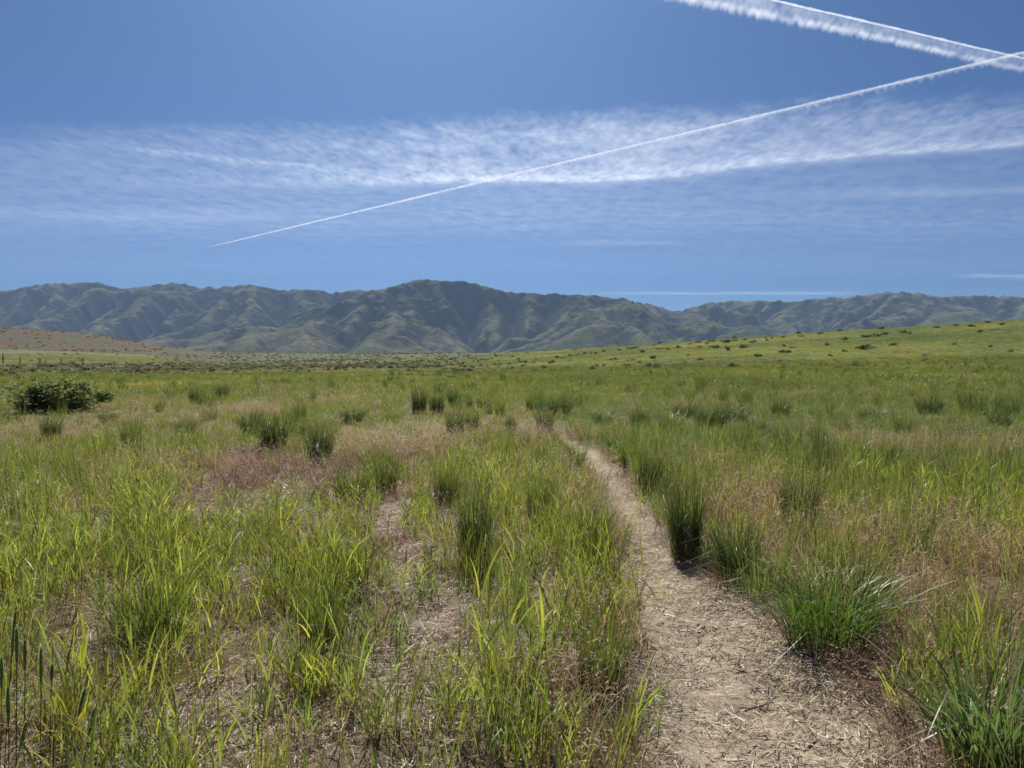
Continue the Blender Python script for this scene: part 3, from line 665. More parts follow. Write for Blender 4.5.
TUSS = [
 (686, 557, 100, 44, 'dark', 'tall narrow dark green bunchgrass tussock on the edge of the footpath'),
 (650, 492, 52, 30, 'dark', 'dark tussock just beyond the tallest one along the footpath'),
 (475, 566, 104, 44, 'dark', 'upright green tussock with a reddish brown base between two bare strips'),
 (320, 463, 50, 32, 'dark', 'dark tussock at the corner of the reddish bare patch'),
 (274, 452, 48, 36, 'dark', 'dark tussock at the back of the reddish bare patch'),
 (250, 438, 30, 24, 'dark', 'small dark tussock behind the reddish bare patch'),
 (298, 440, 34, 26, 'mid', 'green tussock between the two dark ones by the reddish patch'),
 (419, 414, 34, 18, 'dark', 'slim dark tussock in the middle of the meadow beyond the tan grass'),
 (437, 415, 28, 18, 'dark', 'short dark tussock beside the slim one beyond the tan grass'),
 (454, 407, 22, 18, 'dark', 'distant dark tussock among pale grass in mid meadow'),
 (472, 434, 26, 16, 'dark', 'small dark tussock standing in the tan grass'),
 (510, 438, 30, 14, 'dark', 'narrow dark tussock near the far end of the footpath'),
 (500, 420, 32, 16, 'mid', 'tall pale green tussock near the far end of the footpath'),
 (800, 530, 70, 46, 'dark', 'dark green tussock in the tan grass east of the footpath'),
 (822, 480, 52, 34, 'dark', 'dark tussock farther up behind the tan grass east of the footpath'),
 (737, 578, 72, 60, 'dark', 'spreading dark tussock beside a russet tuft at the path edge'),
 (828, 644, 112, 138, 'mound', 'big rounded bright green tussock overhanging the footpath with dark shade beneath'),
 (985, 775, 160, 150, 'blue', 'broad-bladed bluish green tussock in the bottom corner'),
 (185, 437, 22, 26, 'dark', 'low dark tussock in the meadow west of the reddish patch'),
 (132, 449, 44, 32, 'mid', 'feathery green tussock in the western meadow below the big bush'),
 (50, 440, 30, 22, 'dark', 'green tussock directly below the big dark bush'),
 (352, 500, 55, 56, 'mid', 'wide leafy green tussock beside the reddish bare patch'),
 (386, 492, 60, 40, 'mid', 'green tussock at the head of the bare strip'),
 (445, 500, 60, 36, 'mid', 'light green tussock behind the upright one between the bare strips'),
 (540, 520, 70, 50, 'mid', 'tall pale green tussock on the west bank of the footpath'),
 (592, 560, 86, 50, 'mid', 'dense green tussock leaning over the west edge of the footpath'),
 (600, 690, 120, 80, 'mid', 'tall reddish stemmed tussock on the near west bank of the footpath'),
 (325, 640, 90, 70, 'mid', 'clumped yellowish tussock with a dark base beside the bare strip'),
 (150, 650, 105, 84, 'mid', 'large open green tussock in the western foreground meadow'),
 (578, 468, 34, 24, 'mid', 'feathery tussock on the west side of the narrow path'),
 (630, 470, 46, 30, 'mid', 'green tussock on the outer bend of the narrow path'),
 (710, 430, 30, 36, 'dark', 'dark tussock east of the path among olive grass'),
 (780, 418, 20, 22, 'dark', 'small dark tussock on the open slope foot'),
 (893, 470, 34, 20, 'dark', 'narrow dark tussock in front of the tan grass belt'),
 (946, 450, 22, 26, 'dark', 'small dark tussock inside the tan grass belt'),
 (1000, 430, 24, 26, 'dark', 'dark tussock above the tan grass belt at the eastern side'),
 (860, 600, 64, 60, 'mid', 'leafy tussock just behind the big rounded one'),
 (960, 660, 80, 60, 'mid', 'straggly tussock in tan grass behind the bluish one'),
 (196, 404, 20, 18, 'dark', 'small dark tussock alone in the distant western meadow'),
 (222, 399, 18, 16, 'dark', 'farther dark tussock beyond the lone one in the western meadow'),
 (560, 415, 22, 30, 'dark', 'dark tussock straight beyond where the footpath vanishes'),
 (745, 455, 36, 40, 'mid', 'soft olive tussock east of the narrow path'),
 (670, 430, 26, 40, 'mid', 'low olive tussock beyond the narrow path'),
]
TR = 'green bunchgrass tussock in the middle distance among olive grass east of the path'
TL = 'green bunchgrass tussock in the middle distance among pale grass west of the path'
for q in [(664, 472, 40, 26), (622, 452, 30, 22), (690, 446, 34, 26), (760, 438, 28, 28), (842, 434, 28, 30), (872, 420, 22, 24), (930, 414, 20, 24), (640, 428, 24, 22), (602, 424, 22, 22), (815, 446, 34, 26), (735, 420, 20, 26), (970, 440, 26, 26),
          (905, 436, 26, 22), (780, 452, 32, 24), (1010, 416, 20, 22), (685, 418, 20, 20), (850, 500, 40, 26)]: TUSS.append((q[0], q[1], q[2] * random.uniform(.6, 1.25), q[3] * random.uniform(.7, 1.5), random.choice(['dark', 'dark', 'mid']), TR))
for q in [(530, 412, 24, 18), (484, 408, 22, 18), (352, 424, 24, 22), (160, 412, 20, 20), (108, 424, 22, 20), (300, 420, 22, 22), (392, 426, 26, 18), (545, 432, 26, 18), (455, 440, 30, 20), (375, 470, 44, 30), (210, 420, 22, 24)]: TUSS.append((q[0], q[1], q[2] * random.uniform(.6, 1.25), q[3] * random.uniform(.7, 1.5), random.choice(['dark', 'mid']), TL))
TPOS = []
for T in TUSS:
    x_, y_, z_, t_ = at(T[0], T[1]); TPOS.append((x_, y_, T[3] / F * t_ * (.48 if T[4] in ('dark', 'mid') else .50)))
def free(x, y):
    """keeps the footprint of every single tussock, and a little room before it, clear of scattered grass"""
    k = np.ones(len(x), bool)
    for tx, ty, tr in TPOS:
        k &= np.hypot(x - tx, (y - ty) * np.where(y < ty, .62 if tr < .5 else .48, 1.2)) > tr
    bx, by, _, _ = at(56, 412); k &= np.hypot((x - bx) / 1.6, (y - by + .6) / 1.9) > 1
    return k
def skirt(x, y):
    q = np.zeros(len(x))
    for tx, ty, tr in TPOS:
        q = np.maximum(q, np.exp(-((np.hypot(x - tx, y - ty) - tr * 1.15) / (.35 * tr)) ** 2))
    return q
# meadow grass, foreground and middle
x, y = sample([(1.3, 8, 80), (8, 16, 32), (16, 40, 12)])
dry, red, bare, lush, pd, n1, n2, n3 = fields(x, y); r = np.hypot(x, y)
pr = (.28 + .85 * lush) * (1 - .92 * dry * ss(2, 3.4, r)) * (1 - ss(.1, .5, red)) * (1 - .97 * ss(.2, .6, bare)) * ss(-.12, .10, pd)
ncl = fbm(x / .62, y / .62, 2, 31)
pr *= np.where(r < 9, ss(-.16, .12, ncl + .22 * lush - .06), ss(-.35, .15, n3 + .3 * lush)) * (1 - .55 * ss(12, 30, r) * (x > np.interp(y, _pr, _pR)))
k = (rng.random(len(x)) < np.clip(pr, 0, 1)) & free(x, y); x, y = x[k], y[k]; r = r[k]; lu = lush[k]; n = len(x)
tn = tints(n); tn *= (0.82 + .3 * lu)[:, None]
hs = .93 - .2 * ss(4.5, 8, np.hypot(x, y))[:, None] - .25 * ss(9, 20, np.hypot(x, y))[:, None]
hs = hs * (1 - .55 * np.clip(patches(LOW, x, y), 0, 1))[:, None]
scatter('meadow_grass', C_near[0], C_near[1], x, y, scl3(n, 1.0, .22) * np.array([1, 1, 1]) * np.concatenate([hs * 0 + 1, hs * 0 + 1, hs], 1), tn, 'bright yellow-green grass blades growing across the meadow', 'grass')
print('meadow', n)
# fine olive grass
x, y = sample([(1.5, 8, 34), (8, 16, 30), (16, 45, 14), (45, 80, 3)])
dry, red, bare, lush, pd, n1, n2, n3 = fields(x, y); r = np.hypot(x, y)
rightside = (x > np.interp(y, _pr, _pR)).astype(float)
pr = (.35 + .5 * rightside + .35 * ss(10, 20, r)) * (1 - .5 * dry) * (1 - .9 * red) * (1 - .9 * ss(.25, .75, bare)) * ss(-.1, .1, pd) * (1 - .5 * lush) * np.where(np.hypot(x, y) < 9, ss(-.3, .1, n3), 1)
k = (rng.random(len(x)) < np.clip(pr, 0, 1)) & free(x, y); x, y = x[k], y[k]; n = len(x)
hs = 1 - .42 * ss(9, 20, np.hypot(x, y))[:, None]
hs = hs * (1 - .55 * np.clip(patches(LOW, x, y), 0, 1))[:, None]
scatter('fine_grass', C_fine[0], C_fine[1], x, y, scl3(n, .95, .2) * np.concatenate([hs * 0 + 1, hs * 0 + 1, hs], 1), tints(n) * np.where((x > np.interp(y, _pr, _pR))[:, None] & (np.hypot(x, y) > 11)[:, None], np.array([.78, .90, .95]), 1.0), 'fine olive green grass filling the meadow beside the footpath', 'grass'); print('fine', n)
# dry cheatgrass
x, y = sample([(1.5, 8, 50), (8, 16, 34), (16, 45, 16), (45, 90, 2.5)])
dry, red, bare, lush, pd, n1, n2, n3 = fields(x, y)
hs = 1 - .35 * ss(9, 20, np.hypot(x, y))[:, None]
pr = np.clip(1.15 * dry - .06 + .06 + .3 * skirt(x, y), 0, 1) * ss(-.12, .15, pd) * (1 - .5 * red) * (1 - .4 * bare)
k = (rng.random(len(x)) < pr) & free(x, y); x, y, hs = x[k], y[k], hs[k]; n = len(x)
scatter('dry_grass', C_dry[0], C_dry[1], x, y, scl3(n, 1.0, .22) * np.concatenate([hs * 0 + 1, hs * 0 + 1, hs], 1), tints(n, (1, .97, .95), .15, .05), 'dry tan grass with drooping seed heads in patches of the meadow', 'grass'); print('dry', n)
# short reddish grass
x, y = sample([(1.5, 8, 46), (8, 18, 40)])
dry, red, bare, lush, pd, n1, n2, n3 = fields(x, y)
pr = np.clip(red + .16 * bare + .12 + .5 * np.exp(-((pd - .12) / .14) ** 2) * ss(-.1, .3, n1 + n3 * .5) + .75 * skirt(x, y), 0, 1) * ss(-.2, .1, pd)
k = rng.random(len(x)) < pr; x, y = x[k], y[k]; n = len(x)
scatter('reddish_grass', C_red[0], C_red[1], x, y, scl3(n, 1.0, .22), tints(n, (1, 1, 1), .2, .08), 'short reddish brown dried grass covering bare patches', 'grass'); print('red', n)
# tall dark clumps in the middle distance
x, y = sample([(9, 18, .7), (18, 45, .9), (45, 100, .4)])
dry, red, bare, lush, pd, n1, n2, n3 = fields(x, y); rightside = (x > np.interp(y, _pr, _pR)).astype(float)
cl = fbm(x / 3.2, y / 5, 3, 171)
pr = np.clip(.05 + ss(.05, .4, cl) * (.55 + .3 * rightside), 0, 1) * (1 - .6 * dry) * ss(.1, .5, pd) * (1 - red)
k = (rng.random(len(x)) < pr) & free(x, y); x, y = x[k], y[k]; n = len(x)
scatter('tall_grass', C_tall[0], C_tall[1], x, y, scl3(n, .72, .22), tints(n, (1, 1, 1), .2, .1), 'tall dark green bunchgrass standing in the middle distance', 'grass'); print('tall', n)
# far sward
x, y = sample([(32, 60, 4.5), (60, 110, 2.4), (110, 200, 1.0), (200, 330, .35)], .72)
r = np.hypot(x, y)
f1 = fbm(x / 35, y / 60, 4, 61); f2 = fbm(x / 9, y / 18, 4, 65)
tn = tints(len(x), (1, 1, 1), .12, .06) * (1 + .45 * f1 + .4 * f2)[:, None].clip(.55, 1.6)
dr = ss(.2, .6, f2 + .4 * f1) * .45; tn = tn * (1 - dr[:, None]) + tn * np.array([1.7, 1.15, 1.3]) * dr[:, None]
px_ = 512 + F * x / y; lm = ss(500, 400, px_ + 120 * f1) * ss(85, 140, r); pz = ss(190, 140, px_) * ss(185, 200, r)
tn = tn * (1 - lm[:, None] * np.array([.02, .20, -.15]) * (1 - pz)[:, None])
lf = ss(.0, .15, f1 + .2 * f2) * ss(60, 120, r); tn = tn * (1 + lf[:, None] * np.array([.3, .15, 0]))
kq = rng.random(len(x)) > .62 * lm * (1 - pz); x, y, r, tn = x[kq], y[kq], r[kq], tn[kq]
scatter('distant_grass', C_far[0], C_far[1], x, y, scl3(len(x), 1.0, .2, 1.1) * (1 + .3 * ss(100, 250, r))[:, None] * np.array([1, 1, .42]) * (1 - .35 * ss(60, 140, r))[:, None] ** np.array([0, 0, 1]), tn, 'distant green meadow grass rising over the slope', 'grass'); print('far', len(x))
# litter on the path and between tufts
x, y = sample([(1.3, 6, 75), (6, 12, 34), (12, 20, 10)])
dry, red, bare, lush, pd, n1, n2, n3 = fields(x, y)
pr = np.clip((1 - ss(-.1, .25, pd)) * (.15 + .9 * ss(-.25, .3, fbm(x / .7, y / .9, 3, 183))) + .3 * (pd > 0) + .7 * bare, 0, 1); k = rng.random(len(x)) < pr; x, y = x[k], y[k]; n = len(x)
scatter('straw_litter', C_lit[0], C_lit[1], x, y, scl3(n, 1, .15), tints(n, (1, 1, 1), .18, .04), 'pale dry straw littering the footpath and bare soil', 'straw', tilt=.02, zoff=0); print('litter', n)
x, y = sample([(1.3, 6, 60), (6, 12, 26), (12, 20, 8)])
dry, red, bare, lush, pd, n1, n2, n3 = fields(x, y); cl = fbm(x / .35, y / .35, 3, 181)
pr = np.clip(.95 * ss(.0, .35, cl) * ss(-.35, .2, fbm(x / .9, y / 1.2, 2, 187)) + .35 * (pd > 0), 0, 1); k = rng.random(len(x)) < pr; x, y = x[k], y[k]; n = len(x)
scatter('dead_stubble', C_duff[0], C_duff[1], x, y, scl3(n, 1, .2), tints(n, (1, 1, 1), .2, .06), 'short dead brown stubble scattered on the ground', 'stubble'); print('duff', n)

# ------------------------------------------------------------------ individual tussocks
def make_tussock(kind):
    if kind == 'dark':
        b = blades(420, .21, (.45, 1.0), (.04, .34), (.006, .010), 6, DG, (.085, .12, .04), (.05, .035, .02), .25, basefrac=.3)  # dead brown blade feet, coloured darker to stand in for shade at the base
        st = blades(34, .13, (.8, 1.12), (.03, .25), (.0035, .005), 6, (.09, .11, .045), (.2, .18, .09), None, .2, head=(.84, 2.6, (.17, .17, .085)))
        dl = blades(150, .25, (.08, .45), (.3, 1.6), (.004, .007), 5, (.33, .25, .14), (.13, .08, .05), None, .6)
    elif kind == 'mid':
        b = blades(260, .2, (.4, 1.0), (.05, .42), (.006, .010), 6, (.13, .17, .034), YG2, (.14, .08, .05), .35, basefrac=.35)
        st = blades(36, .14, (.7, 1.08), (.03, .3), (.003, .005), 6, (.14, .15, .055), (.26, .22, .11), None, .25, head=(.84, 2.6, (.24, .21, .10)))
        dl = blades(60, .2, (.1, .35), (.3, 1.4), (.003, .006), 5, (.26, .13, .08), (.14, .07, .05), None, .6)
    elif kind == 'mound':
        b = blades(420, .42, (.5, 1.0), (.15, 1.0), (.010, .016), 6, (.075, .15, .030), (.13, .21, .038), (.07, .05, .025), .5, basefrac=.25)
        st = blades(20, .3, (.8, 1.1), (.05, .4), (.004, .006), 6, (.16, .16, .06), STRAW, None, .25, head=(.84, 2.4, (.3, .25, .13)))
        dl = blades(110, .45, (.1, .35), (.3, 1.5), (.004, .008), 5, (.30, .20, .11), (.15, .08, .05), None, .6)
    else:   # broad glaucous blades
        b = blades(210, .26, (.5, 1.0), (.15, .95), (.017, .030), 7, (.13, .20, .10), (.15, .22, .07), (.16, .16, .06), .5, basefrac=.2)
        st = blades(16, .2, (.7, 1.0), (.1, .5), (.004, .006), 6, (.30, .24, .13), STRAW, None, .4)
        dl = blades(60, .3, (.1, .4), (.4, 1.6), (.005, .010), 5, STRAW, (.2, .12, .07), None, .6)
    return [mesh_np(nm, *q) for nm, q in (('leaf_blades', b), ('flower_stalks', st), ('dead_leaves', dl))]
TP = {k: [make_tussock(k) for _ in range(7 if k == 'dark' else 3)] for k in ('dark', 'mid', 'mound', 'blue')}
WID = {'dark': .62, 'mid': .72, 'mound': 1.5, 'blue': 1.15}
for k in TP:
    for ms in TP[k]:
        for me in ms: me.materials.append(M_PLANT)
def tussock(px, py, hp, wp, kind, label, group='bunchgrass tussocks in the meadow'):
    x, y, z, t = at(px, py)
    h_ = hp / F * t; w_ = wp / F * t / WID[kind]
    ms = random.choice(TP[kind])
    root = bpy.data.objects.new('bunchgrass', None); COL.objects.link(root); root.empty_display_size = .1
    root.location = (x, y, z - .02); root.rotation_euler = (random.gauss(0, .05), random.gauss(0, .05), random.uniform(0, 6.28)); root.scale = (w_ * random.uniform(.85, 1.2), w_, h_)
    tag(root, label, 'bunchgrass', group)
    for nm, me in zip(('leaf_blades', 'flower_stalks', 'dead_leaves'), ms):
        o = bpy.data.objects.new(nm, me); COL.objects.link(o); o.parent = root
    return root
for T in TUSS: tussock(*T)
print('tussocks', time.time() - T0)

# ------------------------------------------------------------------ timothy-like seed heads, bottom left corner
m, nt, nd, L, out = new_mat('seed_head_green')
tc = N(nt, 'ShaderNodeTexCoord'); nz = noise(160, 3); cr = ramp(nz.outputs[0], [(.35, (.14, .18, .06)), (.65, (.24, .28, .10))])
p = N(nt, 'ShaderNodeBsdfPrincipled'); p.inputs['Roughness'].default_value = .8; L.new(cr.outputs[0], p.inputs['Base Color']); L.new(p.outputs[0], out.inputs[0]); M_SEED = m
def tube(path, radii, m_=7):
    path = np.array(path, float); n = len(path); th = np.linspace(0, 2 * PI, m_, endpoint=False)
    tg = np.gradient(path, axis=0); tg /= np.linalg.norm(tg, axis=1)[:, None]
    a = np.cross(tg, [0.3, 1, .1]); a /= np.linalg.norm(a, axis=1)[:, None]; b_ = np.cross(tg, a)
    V = path[:, None] + np.asarray(radii)[:, None, None] * (np.cos(th)[None, :, None] * a[:, None] + np.sin(th)[None, :, None] * b_[:, None])
    i, j = np.meshgrid(np.arange(n - 1), np.arange(m_), indexing='ij')
    Q = np.stack([i * m_ + j, i * m_ + (j + 1) % m_, (i + 1) * m_ + (j + 1) % m_, (i + 1) * m_ + j], -1).reshape(-1, 4)
    return V.reshape(-1, 3), Q
# (head base px, head top px) and stem foot
HEADS = [((43, 315, 43, 225)), ((64, 330, 64, 255)), ((30, 300, 40, 180)), ((105, 370, 105, 275)), ((4, 380, 4, 300)), ((132, 360, 134, 318)), ((200, 450, 218, 380)), ((22, 470, 20, 375)), ((50, 540, 68, 465)), ((228, 500, 242, 432)), ((138, 560, 138, 500))]
HL = ['second tallest upright green grass seed head in the corner cluster', 'slim seed head just behind the tall pair in the corner cluster', 'tallest dark seed head of the corner cluster with a pointed tip', 'upright seed head standing apart inside the corner cluster', 'seed head cut by the picture edge in the corner cluster', 'short stubby seed head among the tall ones',
      'green seed head leaning over pale straw beyond the corner cluster', 'low upright seed head in front of the corner cluster', 'lowest leaning seed head near the bottom of the corner', 'outermost leaning seed head beside the litter', 'small upright seed head near the bottom edge']
for k, (bx, by, tx, ty) in enumerate(HEADS):
    fx_, fy_ = bx / 2.56, 540 + by / 2.56; gx_2, gy_2 = tx / 2.56, 540 + ty / 2.56
    t = 2.75 + .25 * random.random()
    d0, d1 = ray(fx_, fy_), ray(gx_2, gy_2)
    pb = np.array([0, 0, CAMZ]) + d0 * t; pt = np.array([0, 0, CAMZ]) + d1 * t
    ax = (pt - pb); foot = np.array([pb[0] - ax[0] * 2.0, pb[1] - .02, 0]); foot[2] = float(terrain(foot[0], foot[1])) - .01
    ts = np.linspace(0, 1, 10)[:, None]
    stem = foot * (1 - ts) ** 2 + 2 * (pb - ax * .9) * ts * (1 - ts) + pb * ts ** 2
    stem = np.concatenate([stem, (pb + ax * .4)[None]])
    root = bpy.data.objects.new('seed_head_grass', None); COL.objects.link(root); root.location = foot; root.empty_display_size = .1
    tag(root, HL[k], 'grass stalk', 'green seed heads in the corner')
    V, Q = tube(stem - foot, np.full(len(stem), .0016))
    obj('stem', mesh_np('stem', V, Q, np.tile(np.array([[.10, .13, .045]]), (len(V), 1)), True), M_PLANT, root)
    hs = np.linspace(0, 1, 22); hp_ = pb + ax * hs[:, None]
    rad = .0052 * np.sin(np.clip(hs * .94 + .04, 0, 1) * PI) ** .5 * (1 + .12 * np.sin(hs * 60))
    V, Q = tube(hp_ - foot, rad + .0008, 10); V += rng.normal(0, .0007, V.shape)
    hd = obj('seed_head', mesh_np('seed_head', V, Q, None, True), M_SEED, root)
    nb = 900; i_ = rng.uniform(.02, .99, nb); th = rng.uniform(0, 6.28, nb)
    o_ = np.stack([np.cos(th), np.sin(th), rng.uniform(.5, 1.2, nb)], -1); bs = (pb - foot) + ax * i_[:, None]; rad_i = np.interp(i_, hs, rad)[:, None]
    e_ = bs + o_ * (rad_i + .0042); s_ = np.stack([-np.sin(th), np.cos(th), 0 * th], -1) * .0010; a_ = bs + o_ * rad_i * .6
    obj('bristles', mesh_np('bristles', np.stack([a_ - s_, a_ + s_, e_], 1).reshape(-1, 3), np.arange(nb * 3).reshape(-1, 3), np.tile([[.36, .42, .17]], (nb * 3, 1))), M_PLANT, hd)

# ------------------------------------------------------------------ dead stalks lying by the tussocks
m, nt, nd, L, out = new_mat('bleached_stalk')
p = N(nt, 'ShaderNodeBsdfPrincipled'); tc = N(nt, 'ShaderNodeTexCoord'); nz = noise(60, 3); cr = ramp(nz.outputs[0], [(.3, (.30, .24, .16)), (.7, (.52, .44, .32))]); L.new(cr.outputs[0], p.inputs['Base Color']); p.inputs['Roughness'].default_value = .7; L.new(p.outputs[0], out.inputs[0]); M_STALK = m
def stalk(pts, r_, label, cat='dead stalk'):
    P_ = []
    for px, py, up in pts:
        x, y, z, t = at(px, py); P_.append((x, y, z + up))
    P_ = np.array(P_); o0 = P_[0].copy()
    tt = np.linspace(0, len(P_) - 1, 14); pp = np.stack([np.interp(tt, np.arange(len(P_)), P_[:, q]) for q in range(3)], -1)
    V, Q = tube(pp - o0, np.linspace(r_, r_ * .4, 14), 6)
    o = obj('dead_stalk', mesh_np('dead_stalk', V, Q, None, True), M_STALK); o.location = o0
    tag(o, label, cat, 'bleached dead stalks')
stalk([(712, 556, .02), (700, 541, .10), (683, 519, .26)], .004, 'upper bleached stalk leaning across the foot of the tall dark tussock')
stalk([(709, 559, .02), (694, 549, .06), (678, 536, .12)], .004, 'lower bleached stalk crossing the shaded foot of the tall dark tussock')
stalk([(708, 556, .02), (697, 536, .14), (682, 528, .20)], .003, 'thin bleached stalk fanning out of the shade below the tall dark tussock')
stalk([(342, 476, .02), (318, 465, .05), (290, 463, .05)], .006, 'curved pale stalk lying over the reddish bare patch')
stalk([(812, 634, .02), (790, 628, .05), (775, 640, .03)], .004, 'pale bent stalk at the foot of the big rounded tussock')
stalk([(935, 640, .12), (924, 634, .16), (915, 637, .14)], .006, 'short white curled straw caught in grass above the bluish tussock')

# ------------------------------------------------------------------ shrubs
def leafy(n, rx, rz, leaf, c0, c1, clumps=9, flat=.2):
    """leaf-sized faces spread through several uneven clumps"""
    cc = np.stack([rng.normal(0, .42, clumps), rng.normal(0, .42, clumps), rng.uniform(.25, .8, clumps)], -1)
    cc[:, 2] -= .45 * np.hypot(cc[:, 0], cc[:, 1]) ** 2 * .6
    cr_ = rng.uniform(.14, .40, clumps) if clumps > 15 else rng.uniform(.22, .42, clumps); i = rng.integers(0, clumps, n)
    d = rng.normal(0, 1, (n, 3)); d /= np.linalg.norm(d, axis=1)[:, None]
    p_ = cc[i] + d * (cr_[i] * rng.random(n) ** .45)[:, None]
    p_[:, 2] = np.abs(p_[:, 2] - .02) + .02
    p_ *= np.array([rx, rx, rz])
    a = rng.normal(0, 1, (n, 3)); a[:, 2] += .8; a /= np.linalg.norm(a, axis=1)[:, None]
    b_ = np.cross(a, rng.normal(0, 1, (n, 3))); b_ /= np.linalg.norm(b_, axis=1)[:, None]
    L_ = leaf * rng.uniform(.6, 1.4, n)[:, None]; W_ = L_ * .32
    V = np.stack([p_, p_ + a * L_ * .5 - b_ * W_, p_ + a * L_, p_ + a * L_ * .5 + b_ * W_], 1).reshape(-1, 3)
    Q = np.arange(n * 4).reshape(-1, 4)
    mixr = (rng.random(n) * .6 + .4 * rng.random(clumps)[i])[:, None]; C = np.array(c0) * (1 - mixr) + np.array(c1) * mixr
    return V, Q, np.repeat(C, 4, 0)
def twigs(n, rx, rz):
    return blades(n, .12 * rx, (.5 * rz, .95 * rz), (.2, 1.0), (.02 * rx, .035 * rx), 4, (.10, .075, .055), (.16, .13, .10), None, .1)
SAGE_D = [(mesh_np('foliage', *leafy(900, .5, 1.0, .085, (.032, .050, .022), (.080, .100, .045))), mesh_np('stems', *twigs(16, 1, .8))) for _ in range(5)]
SAGE_G = [(mesh_np('foliage', *leafy(900, .5, 1.0, .08, (.10, .115, .075), (.17, .18, .125))), mesh_np('stems', *twigs(16, 1, .8))) for _ in range(4)]
for a, b in SAGE_D + SAGE_G: a.materials.append(M_SHRUB); b.materials.append(M_SHRUB)
def shrub(px, py, wp, hp, label, grey=False, group='sagebrush shrubs on the slopes', name='sagebrush'):
    x, y, z, t = at(px, py)
    f, s = random.choice(SAGE_G if grey else SAGE_D)
    root = bpy.data.objects.new(name, None); COL.objects.link(root); root.location = (x, y, z - .03); root.empty_display_size = .2
    root.rotation_euler = (0, 0, random.uniform(0, 6.28)); w_ = wp * 1.12 / F * t / 1.05; root.scale = (w_, w_, hp * .82 / F * t)
    tag(root, label, 'shrub', group)
    for nm, me in (('foliage', f), ('stems', s)):
        o = bpy.data.objects.new(nm, me); COL.objects.link(o); o.parent = root
big_f = mesh_np('foliage', *leafy(7500, .5, 1.0, .06, (.085, .115, .055), (.26, .29, .13), 46)); big_s = mesh_np('stems', *twigs(50, 1, .8))
x, y, z, t = at(58, 412)
root = bpy.data.objects.new('big_bush', None); COL.objects.link(root); root.location = (x, y, z - .03); root.scale = (96 / F * t, 60 / F * t, 34 / F * t)
tag(root, 'biggest dark green rounded bush in the western meadow', 'bush')
obj('foliage', big_f, M_SHRUB, root); obj('stems', big_s, M_SHRUB, root)
G0 = 'small dark sagebrush dotting the green slope'; G1 = 'tiny dark sagebrush silhouetted along the crest of the green slope'; G2 = 'low dark scrub on the flat below the western hill'; G3 = 'grey-green sagebrush in the low row on the flat'
